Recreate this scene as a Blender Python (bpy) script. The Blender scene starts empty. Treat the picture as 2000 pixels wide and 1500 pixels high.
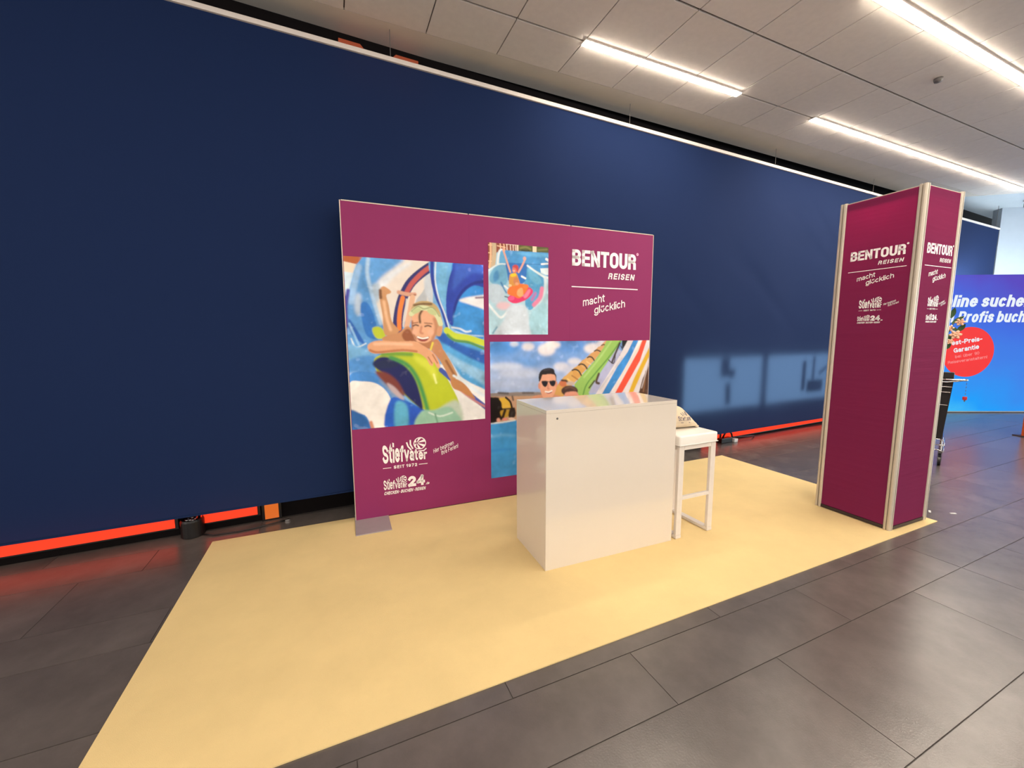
import bpy, bmesh, math, random
import numpy as np
from mathutils import Matrix, Vector

random.seed(7)
rng = np.random.default_rng(11)
scene = bpy.context.scene
COL = scene.collection

# ------------------------------------------------------------------ camera
EYE = Vector((0.0, 0.0, 1.48))
YAW, PITCH, ROLL = 0.4113, -0.1173, -0.0043
def camera_axes():
    f = Vector((math.sin(YAW), math.cos(YAW), 0)); r = Vector((math.cos(YAW), -math.sin(YAW), 0)); z = Vector((0, 0, 1))
    fw = f * math.cos(PITCH) + z * math.sin(PITCH); up = -f * math.sin(PITCH) + z * math.cos(PITCH)
    return r * math.cos(ROLL) + up * math.sin(ROLL), -r * math.sin(ROLL) + up * math.cos(ROLL), fw
cr, cu, cf = camera_axes()
cam = bpy.data.cameras.new('camera')
cam.sensor_width = 36.0
cam.lens = 791.8 / 2000 * 36.0
cam.clip_start = 0.05
cam_ob = bpy.data.objects.new('camera', cam)
COL.objects.link(cam_ob)
cam_ob.matrix_world = Matrix(((cr.x, cu.x, -cf.x, EYE.x), (cr.y, cu.y, -cf.y, EYE.y), (cr.z, cu.z, -cf.z, EYE.z), (0, 0, 0, 1)))
scene.camera = cam_ob

# ------------------------------------------------------------------ world, exposure
world = bpy.data.worlds.new('hall_ambient')
scene.world = world
world.use_nodes = True
bg = world.node_tree.nodes['Background']
bg.inputs[0].default_value = (1.0, 0.93, 0.86, 1)
bg.inputs[1].default_value = 0.8
vs = scene.view_settings
vs.view_transform = 'Standard'; vs.look = 'None'; vs.gamma = 1.0; vs.use_curve_mapping = False
vs.exposure = 1.45
STRIP = 28.5            # radiance of the ceiling light lines
WARM = (1.0, 0.88, 0.73)
COOL = (0.72, 0.89, 1.0)

# ------------------------------------------------------------------ helpers
def lin(c):
    return tuple((x / 255 / 12.92) if x / 255 <= 0.04045 else ((x / 255 + 0.055) / 1.055) ** 2.4 for x in c)

def mat(name, col, rough=0.5, metal=0.0, spec=0.5, noise=0.0, nscale=8.0, bump=0.0, bscale=60.0, coat=0.0, vary=0.0, stretch=None):
    """principled material with procedural colour variation (noise), per-piece variation (vary) and bump"""
    m = bpy.data.materials.new(name); m.use_nodes = True
    nt = m.node_tree; p = nt.nodes['Principled BSDF']
    c = lin(col)
    p.inputs['Base Color'].default_value = (*c, 1)
    p.inputs['Roughness'].default_value = rough
    p.inputs['Metallic'].default_value = metal
    p.inputs['Specular IOR Level'].default_value = spec
    p.inputs['Coat Weight'].default_value = coat
    p.inputs['Coat Roughness'].default_value = 0.03; p.inputs['Coat IOR'].default_value = 1.55
    tc = nt.nodes.new('ShaderNodeTexCoord')
    vec = tc.outputs['Object']
    if stretch:
        mp = nt.nodes.new('ShaderNodeMapping'); mp.inputs['Scale'].default_value = stretch
        nt.links.new(vec, mp.inputs[0]); vec = mp.outputs[0]
    if noise or vary:
        mx = nt.nodes.new('ShaderNodeMix'); mx.data_type = 'RGBA'; mx.blend_type = 'MULTIPLY'; mx.inputs[0].default_value = 1
        mx.inputs[6].default_value = (*c, 1)
        nz = nt.nodes.new('ShaderNodeTexNoise'); nz.inputs['Scale'].default_value = nscale; nz.inputs['Detail'].default_value = 6; nz.inputs['Roughness'].default_value = .62
        nt.links.new(vec, nz.inputs['Vector'])
        mr = nt.nodes.new('ShaderNodeMapRange'); mr.inputs[1].default_value = .3; mr.inputs[2].default_value = .7; mr.inputs[3].default_value = 1 - noise; mr.inputs[4].default_value = 1 + noise
        nt.links.new(nz.outputs[0], mr.inputs[0])
        out = mr.outputs[0]
        if vary:
            oi = nt.nodes.new('ShaderNodeObjectInfo')
            m2 = nt.nodes.new('ShaderNodeMapRange'); m2.inputs[3].default_value = 1 - vary; m2.inputs[4].default_value = 1 + vary
            nt.links.new(oi.outputs['Random'], m2.inputs[0])
            mu = nt.nodes.new('ShaderNodeMath'); mu.operation = 'MULTIPLY'
            nt.links.new(out, mu.inputs[0]); nt.links.new(m2.outputs[0], mu.inputs[1]); out = mu.outputs[0]
        nt.links.new(out, mx.inputs[7])
        nt.links.new(mx.outputs[2], p.inputs['Base Color'])
    if bump:
        bz = nt.nodes.new('ShaderNodeTexNoise'); bz.inputs['Scale'].default_value = bscale; bz.inputs['Detail'].default_value = 4
        nt.links.new(vec, bz.inputs['Vector'])
        bn = nt.nodes.new('ShaderNodeBump'); bn.inputs['Strength'].default_value = bump; bn.inputs['Distance'].default_value = .01
        nt.links.new(bz.outputs[0], bn.inputs['Height']); nt.links.new(bn.outputs[0], p.inputs['Normal'])
    return m

def emit(name, col, strength):
    m = bpy.data.materials.new(name); m.use_nodes = True
    p = m.node_tree.nodes['Principled BSDF']
    p.inputs['Base Color'].default_value = (0.04, 0.04, 0.04, 1)
    p.inputs['Emission Color'].default_value = (*col, 1)
    p.inputs['Specular IOR Level'].default_value = 0.0; p.inputs['Roughness'].default_value = 1.0
    p.inputs['Emission Strength'].default_value = strength
    return m

def box(bm, lo, hi, M=None):
    vs_ = [bm.verts.new((x, y, z)) for z in (lo[2], hi[2]) for y in (lo[1], hi[1]) for x in (lo[0], hi[0])]
    if M is not None:
        for v in vs_: v.co = M @ v.co
    for f in ((0, 2, 3, 1), (4, 5, 7, 6), (0, 1, 5, 4), (2, 6, 7, 3), (0, 4, 6, 2), (1, 3, 7, 5)):
        bm.faces.new([vs_[i] for i in f])
    return vs_

def tube(bm, pts, r, n=8, caps=True):
    pts = [Vector(p) for p in pts]; rings = []
    for i, p in enumerate(pts):
        d = (pts[min(i + 1, len(pts) - 1)] - pts[max(i - 1, 0)]).normalized()
        a = d.cross(Vector((0, 0, 1)));
        if a.length < 1e-3: a = d.cross(Vector((1, 0, 0)))
        a.normalize(); b = d.cross(a)
        rr = r[i] if isinstance(r, (list, tuple)) else r
        rings.append([bm.verts.new(p + (a * math.cos(2 * math.pi * k / n) + b * math.sin(2 * math.pi * k / n)) * rr) for k in range(n)])
    for A, B in zip(rings, rings[1:]):
        for k in range(n): bm.faces.new((A[k], A[(k + 1) % n], B[(k + 1) % n], B[k]))
    if caps:
        bm.faces.new(rings[0][::-1]); bm.faces.new(rings[-1])

def lathe(bm, prof, n=24, loc=(0, 0, 0)):
    rings = []
    for r, z in prof:
        rings.append([bm.verts.new((loc[0] + r * math.cos(2 * math.pi * k / n), loc[1] + r * math.sin(2 * math.pi * k / n), loc[2] + z)) for k in range(n)])
    for A, B in zip(rings, rings[1:]):
        for k in range(n): bm.faces.new((A[k], A[(k + 1) % n], B[(k + 1) % n], B[k]))
    bm.faces.new(rings[0][::-1]); bm.faces.new(rings[-1])

def prism(bm, pts, y0, y1):
    """polygon in local (x, z) extruded along y"""
    a = [bm.verts.new((x, y0, z)) for x, z in pts]; b = [bm.verts.new((x, y1, z)) for x, z in pts]
    n = len(pts)
    bm.faces.new(a); bm.faces.new(b[::-1])
    for i in range(n): bm.faces.new((a[i], b[i], b[(i + 1) % n], a[(i + 1) % n]))

def mk(name, bm, m, parent=None, smooth=False, bevel=0.0, label=None, loc=None, rotz=0.0):
    if bevel:
        bmesh.ops.bevel(bm, geom=list(bm.edges), offset=bevel, segments=2, profile=.6, affect='EDGES')
    bmesh.ops.recalc_face_normals(bm, faces=bm.faces)
    me = bpy.data.meshes.new(name); bm.to_mesh(me); bm.free()
    if smooth:
        for f in me.polygons: f.use_smooth = True
    me.materials.append(m)
    o = bpy.data.objects.new(name, me); COL.objects.link(o)
    o.parent = parent
    if loc is not None: o.location = loc
    if rotz: o.rotation_euler.z = rotz
    if label: o['label'] = label
    return o

def box_ob(name, lo, hi, m, parent=None, bevel=0.0, **k):
    bm = bmesh.new(); box(bm, lo, hi); return mk(name, bm, m, parent, bevel=bevel, **k)

def thing(name, label, cat, loc=(0, 0, 0), rotz=0.0, group=None):
    o = bpy.data.objects.new(name, None); COL.objects.link(o)
    o.location = loc; o.rotation_euler = (0, 0, rotz); o.empty_display_size = .1
    o['label'] = label; o['category'] = cat
    if group: o['group'] = group
    return o

def tag(o, label, cat, group=None):
    o['label'] = label; o['category'] = cat
    if group: o['group'] = group
    return o

def struct(o, label=None):
    o['kind'] = 'structure'
    if label: o['label'] = label
    return o

# ------------------------------------------------------------------ lettering: a stroke alphabet, weight and slant free
def arc(cx, cy, rx, ry, a0, a1, n=9):
    return [(cx + rx * math.cos(math.radians(a0 + (a1 - a0) * i / n)), cy + ry * math.sin(math.radians(a0 + (a1 - a0) * i / n))) for i in range(n + 1)]
X = .72   # x-height
OV = arc(.5, X / 2, .5, X / 2, 0, 360, 20)
GLY = {
 'B': (.62, [[(0, 0), (0, 1)], [(0, 1), (.5, 1)] + arc(.55, .765, .4, .235, 90, -90) + [(0, .53)], [(0, .53), (.5, .53)] + arc(.55, .265, .45, .265, 90, -90) + [(0, 0)]]),
 'C': (.64, [arc(.5, .5, .5, .5, 45, 315, 16)]),
 'E': (.56, [[(0, 0), (0, 1)], [(0, 1), (1, 1)], [(0, .52), (.9, .52)], [(0, 0), (1, 0)]]),
 'F': (.54, [[(0, 0), (0, 1)], [(0, 1), (1, 1)], [(0, .5), (.88, .5)]]),
 'G': (.68, [arc(.5, .5, .5, .5, 45, 350, 18), [(1, .42), (1, .02)], [(.6, .45), (1, .45)]]),
 'H': (.62, [[(0, 0), (0, 1)], [(1, 0), (1, 1)], [(0, .52), (1, .52)]]),
 'I': (.0, [[(0, 0), (0, 1)]]),
 'K': (.64, [[(0, 0), (0, 1)], [(.1, .45), (1, 1)], [(.35, .58), (1, 0)]]),
 'N': (.64, [[(0, 0), (0, 1)], [(1, 0), (1, 1)], [(0, 1), (1, 0)]]),
 'O': (.66, [arc(.5, .72, .5, .28, 0, 180, 10) + arc(.5, .28, .5, .28, 180, 360, 10) + [(1, .72)]]),
 'P': (.6, [[(0, 0), (0, 1)], [(0, 1), (.5, 1)] + arc(.55, .73, .45, .27, 90, -90) + [(0, .46)]]),
 'R': (.62, [[(0, 0), (0, 1)], [(0, 1), (.5, 1)] + arc(.55, .75, .4, .25, 90, -90) + [(0, .5)], [(.5, .5)] + arc(.6, .28, .35, .2, 80, 10, 4) + [(.97, 0)]]),
 'S': (.6, [arc(.5, .75, .48, .25, 20, 270, 12) + arc(.5, .25, .5, .25, 90, -160, 12)]),
 'T': (.6, [[(.5, 0), (.5, 1)], [(0, 1), (1, 1)]]),
 'U': (.62, [[(0, 1), (0, .35)] + arc(.5, .3, .5, .3, 180, 360, 10) + [(1, 1)]]),
 'a': (.46, [arc(.5, .52, .44, X - .52, 160, 0, 7) + [(.96, .3), (.96, 0)], arc(.46, .19, .46, .19, 60, 300, 12) + [(.94, .12)], [(.5, .38), (.94, .40)]]),
 'b': (.5, [[(0, 0), (0, 1)], OV]),
 'c': (.46, [arc(.5, X / 2, .5, X / 2, 48, 312, 14)]),
 'd': (.5, [[(1, 0), (1, 1)], OV]),
 'e': (.5, [[(.02, .38), (1, .38)] + arc(.5, X / 2, .5, X / 2, 4, 316, 16)]),
 'f': (.26, [[(.35, 0), (.35, .78)] + arc(.95, .78, .6, .22, 180, 85, 5), [(-.15, X), (.95, X)]]),
 'g': (.5, [[(1, X), (1, -.12)] + arc(.5, -.1, .5, .2, 0, -160, 8), OV]),
 'h': (.48, [[(0, 0), (0, 1)], arc(.5, .44, .5, X - .44, 180, 0, 9) + [(1, 0)]]),
 'i': (.0, [[(0, 0), (0, X)], [(0, .97), (0, .99)]]),
 'k': (.46, [[(0, 0), (0, 1)], [(.1, .3), (.95, X)], [(.35, .43), (1, 0)]]),
 'l': (.0, [[(0, 0), (0, 1)]]),
 'm': (.8, [[(0, 0), (0, X)], arc(.25, .46, .25, X - .46, 180, 0, 8) + [(.5, 0)], arc(.75, .46, .25, X - .46, 180, 0, 8) + [(1, 0)]]),
 'n': (.48, [[(0, 0), (0, X)], arc(.5, .44, .5, X - .44, 180, 0, 9) + [(1, 0)]]),
 'o': (.5, [OV]),
 'r': (.28, [[(0, 0), (0, X)], arc(.9, .42, .9, X - .42, 180, 85, 6)]),
 's': (.42, [arc(.5, .54, .46, .18, 20, 270, 10) + arc(.5, .18, .5, .18, 90, -160, 10)]),
 't': (.26, [[(.35, .92), (.35, .2)] + arc(.9, .2, .55, .2, 180, 270, 5), [(-.1, X), (1, X)]]),
 'u': (.48, [[(0, X), (0, .26)] + arc(.5, .26, .5, .26, 180, 360, 9), [(1, 0), (1, X)]]),
 'v': (.5, [[(0, X), (.5, 0)], [(.5, 0), (1, X)]]),
 'ü': (.48, [[(0, X), (0, .26)] + arc(.5, .26, .5, .26, 180, 360, 9), [(1, 0), (1, X)], [(.2, .97), (.2, .99)], [(.8, .97), (.8, .99)]]),
 'ü_smile': (.5, [arc(.5, .42, .5, .42, 190, 350, 10), [(.25, .72), (.3, .84)], [(.75, .72), (.8, .84)]]),
 '1': (.25, [[(1, 0), (1, 1), (.1, .78)]]),
 '2': (.56, [arc(.5, .72, .48, .28, 165, -30, 10) + [(.02, 0)], [(.02, 0), (1, 0)]]),
 '4': (.6, [[(.75, 0), (.75, 1)], [(.75, 1), (0, .3)], [(0, .3), (1, .3)]]),
 '7': (.54, [[(0, 1), (1, 1), (.3, 0)]]),
 '9': (.56, [arc(.5, .7, .5, .3, 0, 360, 16), [(1, .7)] + arc(.5, .35, .5, .35, 0, -140, 9)]),
 '0': (.58, [arc(.5, .5, .5, .5, 0, 360, 22)]),
 '-': (.3, [[(0, .38), (1, .38)]]),
 '.': (.0, [[(0, 0), (0, .01)]]),
 '!': (.0, [[(0, 0), (0, .01)], [(0, .32), (0, 1)]]),
 '•': (.0, [[(0, .4), (0, .5)]]),
}
def ribbon(pts, w, cap=.5):
    pts = [Vector((p[0], p[1])) for p in pts]
    q = [pts[0]]
    for p in pts[1:]:
        if (p - q[-1]).length > 1e-5: q.append(p)
    if len(q) < 2: q.append(q[0] + Vector((0, 1e-3)))
    closed = (q[0] - q[-1]).length < 1e-4
    if not closed:
        q[0] = q[0] - (q[1] - q[0]).normalized() * w * cap
        q[-1] = q[-1] + (q[-1] - q[-2]).normalized() * w * cap
    L, R = [], []
    n = len(q)
    for i in range(n):
        a = q[i - 1] if i else (q[-2] if closed else None)
        b = q[i + 1] if i < n - 1 else (q[1] if closed else None)
        da = (q[i] - a).normalized() if a is not None else (b - q[i]).normalized()
        db = (b - q[i]).normalized() if b is not None else da
        t = da + db
        t = t.normalized() if t.length > 1e-4 else da
        nrm = Vector((-t.y, t.x)); k = max(.45, nrm.dot(Vector((-da.y, da.x))))
        L.append(q[i] + nrm * w / 2 / k); R.append(q[i] - nrm * w / 2 / k)
    return L, R

def text_quads(txt, size=1.0, weight=.16, xs=1.0, gap=.14, shear=0.0, smile=False, fit=None):
    """returns (list of quads in 2-D, width). fit = wanted total width (scales in x)"""
    quads, x = [], 0.0
    t = weight
    for ch in txt:
        if ch == ' ':
            x += .34 * xs; continue
        key = 'ü_smile' if (ch == 'ü' and smile) else ch
        w, strokes = GLY[key]
        iw = w * xs
        tx = t
        if ch == 'i': strokes = [[(0, 0), (0, X - max(0, t - .1) * 1.2)], strokes[1]]
        for st in strokes:
            L, R = ribbon([(x + tx / 2 + p[0] * max(iw - 0, 0), t / 2 + p[1] * (1 - t)) for p in st], t)
            for i in range(len(L) - 1): quads.append((L[i], L[i + 1], R[i + 1], R[i]))
        x += iw + tx + gap
    W = x - gap
    k = (fit / (W * size)) if fit else 1.0
    out = [[(p.x * size * k + shear * p.y * size, p.y * size) for p in qd] for qd in quads]
    return out, W * size * k

class Flat:
    """collects flat print quads in the (s, z) plane of a panel"""
    def __init__(self): self.q = []
    def text(self, txt, s, z, size, rot=0.0, warp=None, **k):
        qs, w = text_quads(txt, size, **k)
        c, sn = math.cos(rot), math.sin(rot)
        for qd in qs:
            if warp: qd = [warp(a / w, b / size) for a, b in qd]; self.q.append([(s + a, z + b) for a, b in qd]); continue
            self.q.append([(s + a * c - b * sn, z + a * sn + b * c) for a, b in qd])
        return w
    def line(self, pts, w, closed=False):
        L, R = ribbon(pts, w, 0)
        for i in range(len(L) - 1): self.q.append([tuple(L[i]), tuple(L[i + 1]), tuple(R[i + 1]), tuple(R[i])])
    def disc_sector(self, cx, cz, r0, r1, a0, a1, n=8):
        for i in range(n):
            b0 = math.radians(a0 + (a1 - a0) * i / n); b1 = math.radians(a0 + (a1 - a0) * (i + 1) / n)
            self.q.append([(cx + r0 * math.cos(b0), cz + r0 * math.sin(b0)), (cx + r1 * math.cos(b0), cz + r1 * math.sin(b0)), (cx + r1 * math.cos(b1), cz + r1 * math.sin(b1)), (cx + r0 * math.cos(b1), cz + r0 * math.sin(b1))])
    def build(self, name, m, parent, to3d, label=None):
        bm = bmesh.new()
        for qd in self.q:
            vv = [bm.verts.new(to3d(*p)) for p in qd]
            bm.faces.new(vv)
        me = bpy.data.meshes.new(name); bm.to_mesh(me); bm.free(); me.materials.append(m)
        o = bpy.data.objects.new(name, me); COL.objects.link(o); o.parent = parent
        if label: o['label'] = label
        return o

def beach_ball(F, cx, cz, r, hub=(-.45, .1)):
    """round ball with panels radiating from an off-centre hub"""
    F.disc_sector(cx, cz, r * .86, r, 0, 360, 28)
    hx, hz = cx + hub[0] * r, cz + hub[1] * r
    for k in range(6):
        a0, a1 = k * 60 + 12, k * 60 + 42
        for i in range(4):
            b0 = math.radians(a0 + (a1 - a0) * i / 4); b1 = math.radians(a0 + (a1 - a0) * (i + 1) / 4)
            F.q.append([(hx + .14 * r * math.cos(b0), hz + .14 * r * math.sin(b0)), (cx + .9 * r * math.cos(b0), cz + .9 * r * math.sin(b0)),
                        (cx + .9 * r * math.cos(b1), cz + .9 * r * math.sin(b1)), (hx + .14 * r * math.cos(b1), hz + .14 * r * math.sin(b1))])

def holiday_logo(F, s, z, W, H, weight=.2):
    """'Stiefvater' with tall S shrinking to the right, ball and swooshes above the end"""
    def warp(a, b):
        top = 1.0 - .68 * min(1, max(0, a)) ** .62 * 1.0
        top = max(top, .34)
        k = 1.0 if a < .18 else 1.36       # lower-case letters fill the arch
        zz = b * top * k
        return (a * W, zz * H)
    F.text('Stiefvater', s, z, 1.0, weight=weight, xs=.9, gap=.07, warp=warp)
    bx_, bz_, r = s + .84 * W, z + .82 * H, .27 * H * 1.12
    beach_ball(F, bx_, bz_, r)
    F.line([(s + .54 * W, z + .93 * H), (s + .57 * W, z + .72 * H), (s + .64 * W, z + .53 * H)], .022 * W * 1.5)
    F.line([(s + .625 * W, z + 1.03 * H), (s + .625 * W, z + .80 * H), (s + .68 * W, z + .58 * H)], .022 * W * 1.5)
    F.line([(s + .80 * W, z + .44 * H), (s + .93 * W, z + .44 * H), (s + .99 * W, z + .54 * H)], .026 * W)
    return

# ------------------------------------------------------------------ printed pictures: flat shapes painted into vertex colours
def paint(shapes, wm, hm, nx, ny, base):
    """rasterise the poster artwork on an nx x ny grid; sizes in metres; shape coordinates 0..1000"""
    ss = 2
    W, Hh = nx * ss, ny * ss
    img = np.empty((Hh, W, 3)); img[:] = lin(base)
    gx = (np.arange(W) + .5) / W * 1000; gy = (np.arange(Hh) + .5) / Hh * 1000
    def blur(a, r):
        r = int(r)
        if r < 1: return a
        for _ in range(2):
            for ax in (0, 1):
                p = np.concatenate([np.repeat(a.take([0], ax), r, ax), a, np.repeat(a.take([-1], ax), r + 1, ax)], ax)
                c = np.cumsum(p, ax); n_ = a.shape[ax]; w_ = 2 * r + 1
                c = np.concatenate([np.zeros_like(c.take([0], ax)), c], ax)
                a = (c.take(range(w_, w_ + n_), ax) - c.take(range(0, n_), ax)) / w_
        return a
    for sh in shapes:
        kind, col, soft, flat = sh[:4]
        P = np.array(flat, float).reshape(-1, 2)
        pad = 1000 * (soft * .0026 + .004) / min(wm, hm) + (1000 * sh[4] * .001 / min(wm, hm) if kind == 's' else 0)
        x0, y0 = P.min(0) - pad - 12; x1, y1 = P.max(0) + pad + 12
        i0, i1 = np.searchsorted(gx, (x0, x1)); j0, j1 = np.searchsorted(gy, (y0, y1))
        if i1 <= i0 or j1 <= j0: continue
        XX, YY = np.meshgrid(gx[i0:i1], gy[j0:j1])
        if kind in 'ps' and len(P) > 2:           # Catmull-Rom smoothing
            n = len(P); Q = []
            rngi = range(n) if kind == 'p' else range(n - 1)
            for i in rngi:
                if kind == 'p': a, b, c, d = P[i - 1], P[i], P[(i + 1) % n], P[(i + 2) % n]
                else: a, b, c, d = P[max(i - 1, 0)], P[i], P[i + 1], P[min(i + 2, n - 1)]
                for t in (0, .25, .5, .75):
                    Q.append(.5 * (2 * b + (c - a) * t + (2 * a - 5 * b + 4 * c - d) * t * t + (3 * b - a - 3 * c + d) * t ** 3))
            if kind == 's': Q.append(P[-1])
            P = np.array(Q)
        if kind == 's':
            best = np.full(XX.shape, 1e9)
            for a, b in zip(P, P[1:]):
                ax, ay = (XX - a[0]) * wm / 1000, (YY - a[1]) * hm / 1000
                dx, dy = (b[0] - a[0]) * wm / 1000, (b[1] - a[1]) * hm / 1000
                t = np.clip((ax * dx + ay * dy) / (dx * dx + dy * dy + 1e-12), 0, 1)
                best = np.minimum(best, (ax - t * dx) ** 2 + (ay - t * dy) ** 2)
            m = (best < (sh[4] * .0005) ** 2).astype(float)
        else:
            m = np.zeros(XX.shape, bool)
            for a, b in zip(P, np.roll(P, -1, 0)):
                if a[1] == b[1]: continue
                cnd = (YY < a[1]) != (YY < b[1])
                m ^= cnd & (XX < (b[0] - a[0]) * (YY - a[1]) / (b[1] - a[1]) + a[0])
            m = m.astype(float)
        m = blur(m, soft * .001 / (wm / W) * .62)[..., None]
        reg = img[j0:j1, i0:i1]
        reg[:] = reg * (1 - m) + np.array(lin(col)) * m
    img = img.reshape(ny, ss, nx, ss, 3).mean((1, 3))
    # organic edges and mottling: small warp, then ripples strongest in water, foam and sky
    def field(r):
        g = blur(rng.normal(size=(ny, nx)), r); return g / (g.std() + 1e-9)
    img = np.stack([blur(img[..., c], 1) * .3 + img[..., c] * .7 for c in range(3)], -1)
    cool = np.clip((img[..., 2] - img[..., 0] * .8) * 2.2, 0, 1) * .75 + .25
    g = .070 * field(14) + .045 * field(6) + .025 * field(2)
    img *= (1 + cool * g)[..., None]
    img += (np.clip(field(4) - 1.6, 0, 1) * .10 * cool)[..., None]
    return np.clip(img, 0, 1)

def print_mat(name, rough=.45, vc='print'):
    m = bpy.data.materials.new(name); m.use_nodes = True
    nt = m.node_tree; p = nt.nodes['Principled BSDF']
    a = nt.nodes.new('ShaderNodeVertexColor'); a.layer_name = vc
    nt.links.new(a.outputs[0], p.inputs['Base Color'])
    p.inputs['Roughness'].default_value = rough
    p.inputs['Specular IOR Level'].default_value = .3
    return m

def picture(name, shapes, rect, res, base, m, parent, y, label):
    s0, s1, z0, z1 = rect; nx, ny = res
    img = paint(shapes, s1 - s0, z1 - z0, nx, ny, base)
    xs = np.linspace(s0, s1, nx); zs = np.linspace(z1, z0, ny)
    co = np.zeros((ny, nx, 3)); co[..., 0] = xs[None]; co[..., 1] = y; co[..., 2] = zs[:, None]
    idx = np.arange(nx * ny).reshape(ny, nx)
    faces = np.stack([idx[:-1, :-1], idx[1:, :-1], idx[1:, 1:], idx[:-1, 1:]], -1).reshape(-1, 4)
    me = bpy.data.meshes.new(name)
    me.vertices.add(nx * ny); me.vertices.foreach_set('co', co.ravel())
    me.loops.add(len(faces) * 4); me.loops.foreach_set('vertex_index', faces.ravel())
    me.polygons.add(len(faces)); me.polygons.foreach_set('loop_start', np.arange(len(faces)) * 4); 
    me.update(calc_edges=True)
    at = me.color_attributes.new('print', 'FLOAT_COLOR', 'POINT')
    at.data.foreach_set('color', np.concatenate([img, np.ones((ny, nx, 1))], -1).ravel().astype(np.float32))
    me.materials.append(m)
    o = bpy.data.objects.new(name, me); COL.objects.link(o); o.parent = parent
    o['label'] = label
    return o

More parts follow.
